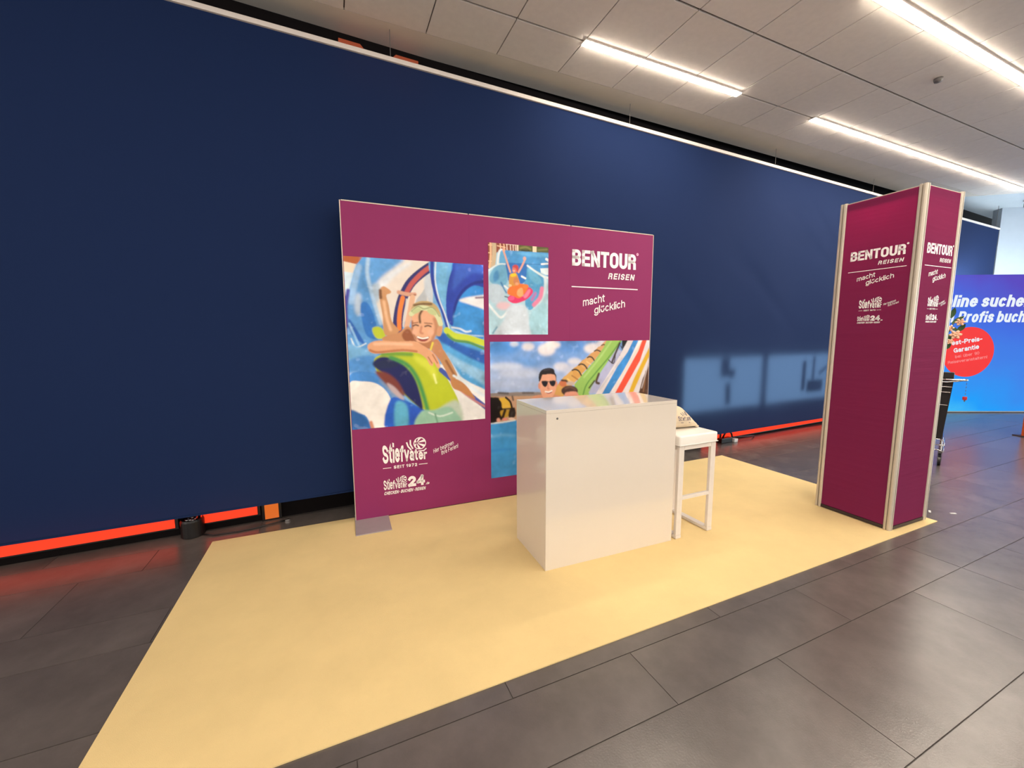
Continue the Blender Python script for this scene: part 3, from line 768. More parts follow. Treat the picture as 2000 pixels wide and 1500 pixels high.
for i, (y0, y1) in enumerate(zip(rows, rows[1:])):
    off = [1.2, .6, 1.8, 1.5, .9][i % 5] if i not in (4, 5) else (1.8 if i == 4 else 1.2)
    xs = [off + 1.2 * k for k in range(-5, 12)]
    xs = sorted([x for x in xs if abs(x - EXP) > .2] + [EXP] + ([3.6] if i == 4 else []))
    xs = [x for x in xs if -3.6 <= x <= 13.6]
    for a, b in zip(xs, xs[1:]): floor_tile(a, b, y0, y1)

# ------------------------------------------------------------------ back wall and ceilings
WALL_ROT = math.atan(.0491)
WALL_O = (0, 3.7324, 0)
wall = struct(box_ob('wall_back', (-7, 0, 0), (14.6, .25, 4.08), M['dark_wall'], loc=WALL_O, rotz=WALL_ROT), 'dark wall behind the blue curtain')
CZ = 3.86
box_ob('slot_cover', (-7, -.6, 4.0), (10.6, -.001, 4.06), M['dark_wall'], wall)
EDGE_P, EDGE_D = Vector((10.24, 3.59)), Vector((.81, -.586))
def half_clip(poly):
    """keep the part of a ceiling polygon on the hall side of the diagonal ceiling edge"""
    nrm = Vector((EDGE_D.y, -EDGE_D.x))      # points towards the hall
    if nrm.dot(Vector((0, 0)) - EDGE_P) < 0: nrm = -nrm
    out = []
    for a, b in zip(poly, poly[1:] + poly[:1]):
        a, b = Vector(a), Vector(b); da, db = nrm.dot(a - EDGE_P), nrm.dot(b - EDGE_P)
        if da >= 0: out.append(a)
        if da * db < 0: out.append(a + (b - a) * da / (da - db))
    return out
def slab(name, poly, z0, z1, m, parent=None):
    bm = bmesh.new()
    a = [bm.verts.new((p[0], p[1], z0)) for p in poly]; b = [bm.verts.new((p[0], p[1], z1)) for p in poly]
    bm.faces.new(a); bm.faces.new(b[::-1])
    for i in range(len(poly)): bm.faces.new((a[i], b[i], b[(i + 1) % len(poly)], a[(i + 1) % len(poly)]))
    return mk(name, bm, m, parent)
wy = lambda x: 3.7324 + .0491 * x
slot = lambda x: min(wy(x) - .002, 3.757 + .0209 * (x - .16))      # rim of the ceiling; a dark slot stays open before the wall
ceiling = struct(slab('ceiling', half_clip([(-8, -7), (30, -7), (30, slot(30)), (.86, slot(.86)), (-8, slot(-8))]), CZ + .016, CZ + .12, M['ceil_base']), 'suspended ceiling of square off-white tiles')
slab('ceiling_border', half_clip([(-4.4, 3.487), (30, 3.487), (30, slot(30)), (.86, slot(.86)), (-4.4, slot(-4.4))]), CZ, CZ + .016, M['ceil_border'], ceiling)
slab('ceiling_field', half_clip([(-8, -7), (30, -7), (30, .63), (-8, .63)]), CZ, CZ + .016, M['ceil_border'], ceiling)
slab('ceiling_field', half_clip([(-8, .64), (-2.82, .64), (-2.82, 3.487), (-8, 3.487)]), CZ, CZ + .016, M['ceil_border'], ceiling)
yl = [.64, 1.245, 1.85, 2.455, 3.06, 3.487]
for j, (y0, y1) in enumerate(zip(yl, yl[1:])):
    for k in range(34):
        x0 = -2.81 + .6 * k
        gx, gy = .0045, (.0095 if j < 4 else .003)
        ya, yb = y0 + .0095, y1 - gy
        poly = half_clip([(x0 + gx, ya), (x0 + .6 - gx, ya), (x0 + .6 - gx, yb), (x0 + gx, yb)])
        if len(poly) > 2: slab('ceiling_tile', poly, CZ, CZ + .014, M['ceil_tile'], ceiling)

# brighter hall beyond the diagonal ceiling edge
FZ = 4.08
far_ceiling = struct(slab('ceiling', [(8.2, 4.9), (24, -6.55), (24, -9), (30, -9), (30, 8), (8.2, 8)], FZ, FZ + .1, M['white_wall']), 'white ceiling of the brighter hall at the right')
wall_far = math.atan2(-.568, .823); ang_far = math.atan2(-.423, .906)
bm = bmesh.new(); box(bm, (0, 0, 0), (4.2, .2, FZ))
struct(mk('wall_right', bm, M['far_wall'], loc=(12.86, 3.97, 0), rotz=wall_far), 'white wall beyond the blue curtain at the right')

# ------------------------------------------------------------------ ceiling lights
def strip_light(x0, x1, y, label, group=None, w=.06):
    t = thing('strip_light', label, 'light', ((x0 + x1) / 2, y, CZ - .014), group=group)
    h = (x1 - x0) / 2
    box_ob('housing', (-h - .006, -w / 2 - .006, .002), (h + .006, w / 2 + .006, .0135), M['housing'], t)
    n = max(1, round((x1 - x0) / .6)); seg = 2 * h / n
    for i in range(n):
        box_ob('diffuser', (-h + seg * i + .002, -w / 2, -.004), (-h + seg * (i + 1) - .002, w / 2, .002), M['lamp'], t)
strip_light(1.985, 3.80, 3.06, 'short glowing light line nearest the top of the blue curtain')
strip_light(4.97, 10.6, 3.06, 'long glowing light line receding over the purple tower')
strip_light(3.58, 9.2, 1.85, 'bright light line cut by the top right corner of the picture', w=.07)
for x0, x1, y, lb in ((-3.4, 1.4, .34, 'left light line of the row just in front of the stand'), (2.0, 7.4, .34, 'right light line of the row just in front of the stand'), (-.41, 2.6, -.9, 'left light line of the row farthest from the stand'), (3.8, 8.0, -.9, 'right light line of the row farthest from the stand')):
    strip_light(x0, x1, y, lb, 'light lines over the walkway')
# unseen window front, added out of view to brighten the far ceiling
win = struct(box_ob('added_window', (-.1, -7.0, 0), (.1, 3.0, .08), M['alu'], loc=(18.5, 0, 0)), 'added unseen daylight window front that brightens the far hall')
for k in range(9):
    box_ob('mullion', (-.06, -7.0 + 1.235 * k, .08), (.06, -6.88 + 1.235 * k, FZ), M['alu'], win)
    if k < 8: box_ob('pane', (-.01, -6.88 + 1.235 * k, .08), (.01, -7.0 + 1.235 * (k + 1), FZ), M['daylight'], win)

bm = bmesh.new(); lathe(bm, [(.0, 0), (.028, .003), (.034, .018), (.034, .034)], 20)
tag(mk('smoke_detector', bm, M['steel'], loc=(5.31, 2.158, CZ - .034), smooth=True), 'small grey smoke detector on the ceiling tiles', 'detector')
t = thing('ceiling_camera', 'small dark security camera under the far white ceiling', 'camera', (12.55, 3.55, FZ))
bm = bmesh.new(); lathe(bm, [(.05, -.03), (.06, -.02), (.06, 0)], 16); mk('mount', bm, M['housing'], t)
bm = bmesh.new(); box(bm, (-.1, -.04, -.12), (.1, .04, -.03), Matrix.Rotation(.35, 4, 'Z')); mk('housing', bm, M['steel'], t, bevel=.01)

# ------------------------------------------------------------------ things on the wall behind the curtain
def on_wall(x, y=0.0, z=0.0):
    c, s = math.cos(WALL_ROT), math.sin(WALL_ROT)
    return (WALL_O[0] + x * c - y * s, WALL_O[1] + x * s + y * c, z)
def wall_strip(x0, x1, z0, z1, m, label, cat='light', group=None, proud=.03):
    t = thing('light_strip', label, cat, on_wall((x0 + x1) / 2, 0, 0), WALL_ROT, group)
    h = (x1 - x0) / 2
    box_ob('housing', (-h - .02, -proud + .005, z0 - .012), (h + .02, -.001, z1 + .012), M['black'], t)
    box_ob('diffuser', (-h, -proud, z0), (h, -proud + .005, z1), m, t)
wall_strip(-5.5, -1.16, .070, .185, M['orange_glow'], 'long glowing orange strip under the curtain at far left')
wall_strip(-1.0, -.635, .068, .185, M['orange_glow'], 'short glowing orange strip right of the black floor lamp')
wall_strip(-.585, -.488, .014, .17, M['amber_glow'], 'small amber light square under the curtain beside the banner')
wall_strip(4.55, 4.9, .034, .17, M['orange_glow'], 'short glowing orange strip under the curtain behind the stool')
wall_strip(4.95, 11.5, .034, .17, M['orange_glow'], 'long glowing orange strip under the curtain left of the tower')
def wall_sign(x0, x1, z1, label, cut):
    h = (x1 - x0) / 2
    t = thing('orange_sign', label, 'sign', on_wall((x0 + x1) / 2, -.002, 3.4), WALL_ROT)
    c = .09
    pts = [(-h, 0), (h, 0), (h, z1 - 3.4 - (c if cut > 0 else 0)), (h - (c if cut > 0 else 0), z1 - 3.4), (-h + (c if cut < 0 else 0), z1 - 3.4), (-h, z1 - 3.4 - (c if cut < 0 else 0))]
    bm = bmesh.new(); prism(bm, pts, -.03, -.004); mk('face', bm, M['sign_orange'], t)
    bm = bmesh.new(); box(bm, (-h, -.004, 0), (h, 0, z1 - 3.4 - c)); mk('backing', bm, M['black'], t)
wall_sign(.15, .40, 3.80, 'orange lit sign above the curtain rail, left one of two', 1)
wall_sign(.50, .775, 3.80, 'orange lit sign above the curtain rail, right one of two', -1)

# ------------------------------------------------------------------ blue curtain
CUR_ROT, CUR_Y = .0319, 3.5344
def on_cur(x, y=0.0, z=0.0):
    c, s = math.cos(CUR_ROT), math.sin(CUR_ROT)
    return (x * c - y * s, CUR_Y + x * s + y * c, z)
cur = thing('stage_curtain', 'huge dark blue curtain hanging on a white rail along the whole wall', 'curtain', (0, CUR_Y, 0), CUR_ROT)
nx, nz = 420, 60
gx = np.linspace(-6, 12.74, nx); gz = np.linspace(.2, 3.625, nz)
GX, GZ = np.meshgrid(gx, gz)
fy = .006 * np.sin(GX * 2.1 + .6) + .004 * np.sin(GX * 5.3 + GZ * .4) + .003 * np.sin(GX * 3.1 - GZ * 2.2)
for _ in range(12):                     # faint diagonal sag folds
    x0, z0, a = rng.uniform(0, 8), rng.uniform(1.6, 3.4), rng.uniform(-.9, -.3)
    d = (GZ - z0) - a * (GX - x0)
    fy += .006 * np.exp(-(d / .10) ** 2) * np.exp(-((GX - x0) / .9) ** 2)
fy *= np.clip((3.64 - GZ) / .5, 0, 1)
co = np.stack([GX, fy, GZ], -1)
idx = np.arange(nx * nz).reshape(nz, nx)
faces = np.stack([idx[:-1, :-1], idx[:-1, 1:], idx[1:, 1:], idx[1:, :-1]], -1).reshape(-1, 4)
me = bpy.data.meshes.new('fabric'); me.from_pydata(co.reshape(-1, 3).tolist(), [], faces.tolist()); me.update()
for f in me.polygons: f.use_smooth = True
me.materials.append(M['curtain'])
o = bpy.data.objects.new('fabric', me); COL.objects.link(o); o.parent = cur
box_ob('rail', (-6, -.018, 3.622), (12.74, .018, 3.656), M['rail'], cur, bevel=.004)
box_ob('hem', (-6, -.008, .194), (12.74, .010, .206), M['curtain'], cur)
for k in range(8):
    bm = bmesh.new(); xk = -4.3 + 2.41 * k; tube(bm, [(xk, 0, 3.65), (xk, 0, CZ - .001 if xk < 9 else FZ - .001)], .003, 6); mk('hanger_wire', bm, M['steel'], cur)

# lit display cases standing just behind the cloth
def display(x0, x1, z0, z1, label, shapes):
    t = thing('display_screen', label, 'screen', on_cur((x0 + x1) / 2, .045, 0), CUR_ROT)
    h = (x1 - x0) / 2
    box_ob('case', (-h - .012, .012, z0 - .012), (h + .012, .05, z1 + .012), M['black'], t)
    for sx in (-.6, .6): box_ob('wall_bracket', (sx * h - .02, .0505, z1 - .2), (sx * h + .02, wy((x0 + x1) / 2) - CUR_Y - CUR_ROT * (x0 + x1) / 2 - .06, z1 - .16), M['black'], t)
    box_ob('screen', (-h, 0, z0), (h, .012, z1), M['screen'], t)
    F = Flat()
    for pts, w in shapes: F.line(pts, w)
    F.build('picture', M['shape_dark'], t, lambda s, z: (s, -.002, z), 'blurred dark figures shown on the screen')
display(3.89, 5.35, .53, 1.20, 'pale lit screen shining through the curtain beside the stool', [([(-.02, 1.18), (-.02, .95)], .17), ([(.12, 1.04), (.12, .93)], .12), ([(.05, .86), (.07, .58)], .10)])
display(5.47, 6.95, .53, 1.20, 'pale lit screen shining through the curtain beside the tower', [([(.13, 1.10), (.13, .66)], .09), ([(.36, 1.16), (.36, .82)], .06), ([(.22, .72), (.62, .72)], .18), ([(.5, .9), (.7, 1.0)], .05), ([(.5, .8), (.5, .7)], .2)])

# floor lamp can, cable and small gadget under the hem
can = thing('floor_lamp_can', 'black round floor lamp under the curtain at left with shiny top', 'lamp', (-1.045, 3.628, 0))
bm = bmesh.new(); lathe(bm, [(.070, 0), (.074, .006), (.074, .12), (.068, .135), (.060, .135), (.056, .10), (0.001, .098)], 28); mk('body', bm, M['black'], can, smooth=False)
for k in range(9):
    a = 2 * math.pi * k / 9 + .3; bm = bmesh.new(); r_ = .034 if k % 2 else .022
    bmesh.ops.create_icosphere(bm, subdivisions=2, radius=.013, matrix=Matrix.Translation((r_ * math.cos(a), r_ * math.sin(a), .128))); mk('reflector', bm, M['chrome'], can, smooth=True)
bm = bmesh.new(); tube(bm, [(-.975, 3.58, .012), (-.9, 3.545, .008), (-.75, 3.54, .007), (-.6, 3.56, .007), (-.5, 3.595, .007), (-.436, 3.607, .007)], .006, 8)
tag(mk('cable', bm, M['black'], smooth=True), 'thin black cable lying on the floor right of the black floor lamp', 'cable')
bm = bmesh.new(); box(bm, (-.435, 3.600, .001), (-.408, 3.614, .014)); box(bm, (-.408, 3.604, .005), (-.398, 3.610, .010))
tag(mk('cable_plug', bm, M['chrome']), 'tiny shiny plug at the end of the black floor cable', 'plug')
g = thing('cable_box', 'small black box with cables and white foot behind the stool', 'box', (4.99, 3.872, 0), CUR_ROT)
box_ob('body', (-.19, -.04, 0), (.03, .03, .07), M['black'], g, bevel=.008)
box_ob('foot', (.05, -.06, 0), (.12, .0, .045), M['paper'], g, bevel=.006)
bm = bmesh.new(); tube(bm, [(-.12, 0, .07), (-.10, -.02, .14), (-.04, -.03, .16), (.03, -.02, .12), (.08, 0, .05)], .012, 8); mk('cable', bm, M['black'], g, smooth=True)
bm = bmesh.new(); tube(bm, [(.03, 0, .05), (.25, .02, .04), (.5, .0, .03), (.6, .03, .01)], .008, 8); mk('cable', bm, M['black'], g, smooth=True)

# ------------------------------------------------------------------ carpet
bm = bmesh.new(); box(bm, (-.884, 1.4667, .0005), (4.327, 3.4339, .006))
tag(mk('carpet', bm, M['carpet']), 'pale yellow rectangular carpet under the whole stand', 'carpet')
CT = .0065

# ------------------------------------------------------------------ banner wall
BW, BH = 2.897, 2.4745
ban = thing('banner_wall', 'wide purple display wall with water slide photos behind the counter', 'banner', (.0917, 3.356, CT), -.0226)
seams = [0, .977, 1.948, BW]
for a, b in zip(seams, seams[1:]):
    box_ob('panel', (a + .0002, 0, .006), (b - .0002, .018, BH - .004), M['purple'], ban)
bm = bmesh.new()
box(bm, (-.006, -.001, .004), (0, .034, BH)); mk('side_profile', bm, M['alu'], ban)
bm = bmesh.new(); box(bm, (BW, -.001, .004), (BW + .006, .034, BH)); mk('side_profile', bm, M['alu'], ban)
for a, b in zip(seams, seams[1:]):
    box_ob('top_profile', (a + .006, -.001, BH - .004), (b - .006, .034, BH + .003), M['alu'], ban)
box_ob('bottom_profile', (0, .001, 0), (BW, .034, .006), M['alu_dark'], ban)
box_ob('foot_plate', (-.01, -.27, 0), (.25, .12, .007), M['alu_grey'], ban, bevel=.002, label='grey steel foot plate')
box_ob('foot_plate', (BW - .25, -.27, 0), (BW + .01, .12, .007), M['alu_grey'], ban, bevel=.002, label='grey steel foot plate')
pm = print_mat('photo_print')
picture('photo_print', PRINT_SLIDE_CHILD, (.004, 1.100, .750, 2.074), (300, 362), (120, 178, 228), pm, ban, -.002, 'large photo of a smiling child with a yellow swim ring on a blue water slide')
picture('photo_print', PRINT_TUBE_RIDE, (1.145, 1.718, 1.488, 2.263), (160, 216), (160, 205, 225), pm, ban, -.002, 'small photo of riders on a pink tube with raised arms')
picture('photo_print', PRINT_FAMILY_SLIDES, (1.152, 2.893, .195, 1.426), (360, 255), (140, 170, 222), pm, ban, -.002, 'photo of a man in sunglasses before colourful slides')
flat3 = lambda s, z: (s, -.002, z)
def lettering(parent, m, fn, to3d, label):
    F = Flat(); fn(F); return F.build('lettering', m, parent, to3d, label)
lettering(ban, M['white_print'], lambda F: F.text('BENTOUR', 1.964, 2.122, .147, weight=.20, xs=.66, gap=.055, fit=.730), flat3, 'white heavy lettering BENTOUR')
lettering(ban, M['pink_print'], lambda F: F.disc_sector(2.708, 2.272, .004, .014, 0, 360, 12), flat3, 'small registered mark')
lettering(ban, M['white_print'], lambda F: F.text('REISEN', 2.366, 2.018, .057, weight=.2, xs=.8, gap=.22, shear=.2, fit=.305), flat3, 'white slanted lettering REISEN')
lettering(ban, M['white_print'], lambda F: F.line([(1.962, 1.931), (2.723, 1.931)], .009), flat3, 'thin white rule')
def claim(F, s, z, k=1.0):
    F.text('macht', s, z, .072 * k, rot=.205, weight=.14, gap=.09, shear=.2, fit=.250 * k)
    F.text('glücklich', s + .128 * k, z - .070 * k, .072 * k, rot=.205, weight=.14, gap=.09, shear=.2, smile=True, fit=.365 * k)
lettering(ban, M['white_print'], lambda F: claim(F, 2.088, 1.752), flat3, 'white slanted lettering macht glücklich with a smiling u')
lettering(ban, M['white_print'], lambda F: holiday_logo(F, .222, .447, .358, .172), flat3, 'white Stiefvater lettering with beach ball')
def since(F, s, z, W, k=1.0):
    F.line([(s, z + .009 * k), (s + .18 * W, z + .009 * k)], .005 * k); F.line([(s + .80 * W, z + .009 * k), (s + W, z + .009 * k)], .005 * k)
    F.text('SEIT 1972', s + .235 * W, z - .003 * k, .026 * k, weight=.22, gap=.26, fit=.525 * W)
lettering(ban, M['white_print'], lambda F: since(F, .221, .399, .361), flat3, 'white lettering SEIT 1972 between rules')
def hand(F, s, z, k=1.0):
    F.text('Hier beginnen', s, z, .036 * k, rot=.33, weight=.13, gap=.12, shear=.25, fit=.185 * k)
    F.text('Ihre Ferien!', s + .068 * k, z - .022 * k, .036 * k, rot=.33, weight=.13, gap=.12, shear=.25, fit=.155 * k)
lettering(ban, M['white_print'], lambda F: hand(F, .637, .488), flat3, 'small handwritten white line Hier beginnen Ihre Ferien!')
def shop24(F, s, z, k=1.0):
    holiday_logo(F, s, z + .043 * k, .187 * k, .092 * k, .17)
    F.text('24', s + .195 * k, z + .043 * k, .090 * k, weight=.27, gap=.06, fit=.140 * k)
    F.text('.de', s + .340 * k, z + .043 * k, .022 * k, weight=.24, gap=.14, shear=.2, fit=.030 * k)
    F.text('CHECKEN • BUCHEN • REISEN', s, z, .028 * k, weight=.24, gap=.14, shear=.22, fit=.335 * k)
lettering(ban, M['white_print'], lambda F: shop24(F, .221, .182), flat3, 'white Stiefvater24 lettering with beach ball and slogan')

# ------------------------------------------------------------------ counter
cnt = thing('sales_counter', 'glossy white box counter in the middle of the yellow carpet', 'counter', (1.1488, 2.1189, CT), -.0273)
CW, CD, CH = 1.0148, .4663, 1.0285
T = .022
box_ob('front_panel', (0, 0, 0), (CW, T, CH - T), M['white_gloss'], cnt, bevel=.0015)
box_ob('side_panel', (0, T + .0005, 0), (T, CD, CH - T), M['white_gloss'], cnt, bevel=.0015)
box_ob('side_panel', (CW - T, T + .0005, 0), (CW, CD, CH - T), M['white_gloss'], cnt, bevel=.0015)
box_ob('top_panel', (0, 0, CH - T + .0005), (CW, CD, CH), M['white_gloss'], cnt, bevel=.0015)
box_ob('shelf', (T, T, .48), (CW - T, CD - .03, .50), M['white_gloss'], cnt)
box_ob('shelf', (T, T, .05), (CW - T, CD - .03, .07), M['white_gloss'], cnt)
bm = bmesh.new(); lathe(bm, [(.007, 0), (.007, .001), (.005, .002)], 14)
o = mk('sticker_mark', bm, M['steel'], cnt, label='tiny grey mark on the front panel'); o.rotation_euler.x = math.pi / 2; o.location = (.075, -.0002, CH - .055)

# ------------------------------------------------------------------ bar stool
st = thing('bar_stool', 'white square bar stool with padded seat and sled legs right of the counter', 'stool', (2.385, 2.275, CT), .0)
SW, SD = .180, .185        # half sizes
LT = .024
def bar(name, lo, hi): return box_ob(name, lo, hi, M['white_powder'], st, bevel=.003)
ZS = .690
for sx in (-1, 1):
    xa, xb = sorted((sx * SW, sx * (SW - 2 * LT)))
    for sy in (-1, 1):
        ya, yb = sorted((sy * SD, sy * (SD - LT)))
        bar('leg', (xa, ya, .026), (xb, yb, ZS))
    bar('floor_runner', (xa, -SD - .002, .002), (xb, SD + .002, .0255))
    bar('seat_rail', (xa, -SD + LT + .0005, ZS - .03), (xb, SD - LT - .0005, ZS))
for sy in (-1, 1):
    ya, yb = sorted((sy * SD, sy * (SD - LT)))
    bar('seat_rail', (-SW + 2 * LT + .0005, ya, ZS - .03), (SW - 2 * LT - .0005, yb, ZS))
bar('footrest', (-SW + 2 * LT + .0005, -SD, .29), (SW - 2 * LT - .0005, -SD + LT, .315))
bm = bmesh.new(); bmesh.ops.create_grid(bm, x_segments=10, y_segments=10, size=1)
bm.free()
bm = bmesh.new(); box(bm, (-SW - .006, -SD - .008, ZS + .0005), (SW + .006, SD + .008, ZS + .078))
bmesh.ops.bevel(bm, geom=list(bm.edges), offset=.014, segments=3, profile=.6, affect='EDGES')
mk('seat', bm, M['leather'], st, smooth=True, label='white padded seat')
bm = bmesh.new(); tube(bm, [(-SW - .007, -SD - .009, ZS + .008), (SW + .007, -SD - .009, ZS + .008), (SW + .007, SD + .009, ZS + .008), (-SW - .007, SD + .009, ZS + .008), (-SW - .007, -SD - .009, ZS + .008)], .003, 6); mk('seat_piping', bm, M['leather'], st)
for sx in (-1, 1):
    for sy in (-1, 1):
        bm = bmesh.new(); lathe(bm, [(.009, 0), (.009, .0018)], 12, (sx * (SW - LT), sy * (SD - .02), 0)); mk('glide', bm, M['white_powder'], st)

# canvas bag lying on the seat
ZB = CT + ZS + .079
bag = thing('canvas_bag', 'crumpled natural canvas bag with dark print on the stool seat', 'bag', (2.405, 2.30, ZB), -.03)
def bag_mesh():
    bm = bmesh.new()
    prof = [(-.185, .045), (-.16, .12), (-.12, .150), (-.075, .170), (-.03, .176), (.005, .162), (.04, .135), (.075, .104), (.108, .070), (.135, .034), (.158, .008)]
    n = 16; rings = []
    for k, (x, h) in enumerate(prof):
        dep = .095 * (1 - abs(k - 4) / 16) if k < 10 else .03
        ring = []
        for i in range(n):
            a = 2 * math.pi * i / n
            yy = -math.cos(a) * dep * (1.0 if math.sin(a) < 0 else (1 - .55 * max(0, math.sin(a))))
            zz = max(0, .5 + .5 * math.sin(a)) * h
            wob = .006 * math.sin(9 * a + 1.7 * k) + .004 * math.sin(5 * a - 2.3 * k)
            ring.append(bm.verts.new((x + wob, yy + wob, max(.0005, zz + wob * .8))))
        rings.append(ring)
    for A, B in zip(rings, rings[1:]):
        for i in range(n): bm.faces.new((A[i], A[(i + 1) % n], B[(i + 1) % n], B[i]))
    bm.faces.new(rings[0][::-1]); bm.faces.new(rings[-1])
    return bm
bo = mk('body', bag_mesh(), M['canvas'], bag, smooth=True)
sd = bo.modifiers.new('smooth', 'SUBSURF'); sd.levels = 1; sd.render_levels = 2
bm = bmesh.new(); tube(bm, [(.11, -.06, .012), (.14, -.055, .010), (.15, -.02, .008), (.135, .02, .008), (.12, .03, .02)], .007, 6); mk('strap', bm, M['canvas'], bag, smooth=True)
bpy.context.view_layer.update()
dg = bpy.context.evaluated_depsgraph_get(); ev = bo.evaluated_get(dg)
def on_bag(s, z):
    ok, loc, nrm, _ = ev.ray_cast(Vector((s, -.5, z)), Vector((0, 1, 0)))
    return (loc + nrm * .0015) if ok else Vector((s, -.07, z))
F = Flat(); F.text('Stiefvater', -.085, .074, .030, weight=.16, gap=.08, rot=-.05, fit=.135); beach_ball(F, .005, .118, .014); F.line([(-.05, .125), (-.035, .106)], .005); F.line([(-.03, .13), (-.02, .11)], .005); F.line([(-.06, .058), (.03, .054)], .004)
F.build('print', M['canvas_print'], bag, on_bag, 'small dark printed lettering')

# ------------------------------------------------------------------ purple tower
TW = .5212; TDp = .5304; TH = 2.505
tow = thing('display_tower', 'tall square purple fabric tower with aluminium corner posts', 'display stand', (3.7648, 1.5257, CT), -.0194)
def post(cx, cy):
    p = thing_part = bpy.data.objects.new('corner_post', None)
    bm = bmesh.new(); r = .024; g_ = .0045; d_ = .013
    pts = []
    for k in range(4):                         # rounded square section with a slot in each face
        a = k * math.pi / 2
        loc = [(r * .55, -r), (r * .82, -r * .9), (r * .95, -r * .75), (r, -r * .5), (r, -g_), (r - d_, -g_), (r - d_, g_), (r, g_)]
        pts += [(cx + x * math.cos(a) - y * math.sin(a), cy + x * math.sin(a) + y * math.cos(a)) for x, y in loc]
    a_ = [bm.verts.new((x, y, 0)) for x, y in pts]; b_ = [bm.verts.new((x, y, TH)) for x, y in pts]
    n = len(pts)
    for i in range(n): bm.faces.new((a_[i], a_[(i + 1) % n], b_[(i + 1) % n], b_[i]))
    bm.faces.new(b_); bm.faces.new(a_[::-1])
    bpy.data.objects.remove(p)
    return mk('corner_post', bm, M['alu'], tow, label='ribbed aluminium corner post')
r = .024
for cx in (r, TW - r):
    for cy in (r, TDp - r): post(cx, cy)
zb, zt = .03, TH - .012
for s_, y in ((-1, .010), (1, TDp - .010)):
    box_ob('fabric_panel', (2 * r, y - .002, zb), (TW - 2 * r, y + .002, zt), M['tower_cloth'], tow)
    box_ob('bottom_rail', (2 * r, y - .008, .004), (TW - 2 * r, y + .008, .028), M['alu_dark'], tow)
    box_ob('top_rail', (2 * r, y + (.004 if s_ < 0 else -.020), TH - .055), (TW - 2 * r, y + (.020 if s_ < 0 else -.004), TH - .004), M['alu'], tow)
for s_, x in ((-1, .010), (1, TW - .010)):
    box_ob('fabric_panel', (x - .002, 2 * r, zb), (x + .002, TDp - 2 * r, zt), M['tower_cloth'], tow)
    box_ob('bottom_rail', (x - .008, 2 * r, .004), (x + .008, TDp - 2 * r, .028), M['alu_dark'], tow)
    box_ob('top_rail', (x + (.004 if s_ < 0 else -.020), 2 * r, TH - .055), (x + (.020 if s_ < 0 else -.004), TDp - 2 * r, TH - .004), M['alu'], tow)
def tower_print(F, c):
    w = .345
    F.text('BENTOUR', c - w / 2, 2.046, .072, weight=.20, xs=.66, gap=.055, fit=w)
    F.disc_sector(c + w / 2 + .008, 2.118, .002, .007, 0, 360, 10)
    F.text('REISEN', c + .012, 1.995, .028, weight=.19, xs=.8, gap=.22, shear=.2, fit=.150)
    F.line([(c - .18, 1.962), (c + .185, 1.962)], .0045)
    claim(F, c - .115, 1.886, .48)
    holiday_logo(F, c - .085, 1.676, .146, .072, .19)
    since(F, c - .085, 1.655, .146, .42)
    hand(F, c + .072, 1.690, .42)
    shop24(F, c - .088, 1.560, .44)
F = Flat(); tower_print(F, .275); F.build('lettering', M['white_print'], tow, lambda s, z: (.0066, TDp - s, z), 'white company lettering on the left face')
F = Flat(); tower_print(F, .272); F.build('lettering', M['white_print'], tow, lambda s, z: (s, .0066, z), 'white company lettering on the right face')

# ------------------------------------------------------------------ glowing blue banner in the far hall
A0 = Vector((10.625, 3.651, 0)); 
blue = thing('illuminated_banner', 'glowing blue advertising wall at the right with white slanted lettering', 'banner', tuple(A0), ang_far)
m = bpy.data.materials.new('blue_backlit_print'); m.use_nodes = True
nt = m.node_tree; p = nt.nodes['Principled BSDF']
tc = nt.nodes.new('ShaderNodeTexCoord'); sp = nt.nodes.new('ShaderNodeSeparateXYZ'); nt.links.new(tc.outputs['Object'], sp.inputs[0])
nz = nt.nodes.new('ShaderNodeTexNoise'); nz.inputs['Scale'].default_value = 1.3; nz.inputs['Detail'].default_value = 3; nt.links.new(tc.outputs['Object'], nz.inputs['Vector'])
def mth(op, a, b):
    n = nt.nodes.new('ShaderNodeMath'); n.operation = op
    for i, q in enumerate((a, b)):
        if isinstance(q, (int, float)): n.inputs[i].default_value = q
        else: nt.links.new(q, n.inputs[i])
    return n.outputs[0]
val = mth('ADD', mth('ADD', mth('MULTIPLY', sp.outputs[2], .36), mth('MULTIPLY', sp.outputs[0], .13)), mth('MULTIPLY', mth('SUBTRACT', nz.outputs[0], .5), .3))
rp = nt.nodes.new('ShaderNodeValToRGB'); nt.links.new(val, rp.inputs[0])
el = rp.color_ramp.elements
el[0].position = 0.0; el[0].color = (*lin((60, 190, 250)), 1); el[1].position = 1.0; el[1].color = (*lin((88, 64, 190)), 1)
for ps_, c_ in ((.12, (10, 160, 255)), (.42, (58, 132, 236)), (.72, (62, 104, 226))):
    e = el.new(ps_); e.color = (*lin(c_), 1)
nt.links.new(rp.outputs[0], p.inputs['Emission Color']); p.inputs['Emission Strength'].default_value = .34
p.inputs['Base Color'].default_value = (.02, .03, .06, 1)
p.inputs['Roughness'].default_value = 1.0; p.inputs['Specular IOR Level'].default_value = 0.0
box_ob('lit_face', (-.41, 0, .03), (2.8, .012, 2.56), m, blue)
box_ob('frame', (-.41, .013, .012), (2.8, .03, 2.56), M['alu'], blue)
box_ob('base', (-.3, .0, 0), (2.78, .03, .0115), M['alu_dark'], blue)
box_ob('added_light_arm', (.25, .0305, 2.42), (.27, .11, 2.44), M['alu'], blue); box_ob('added_light_arm', (2.25, .0305, 2.42), (2.27, .11, 2.44), M['alu'], blue)
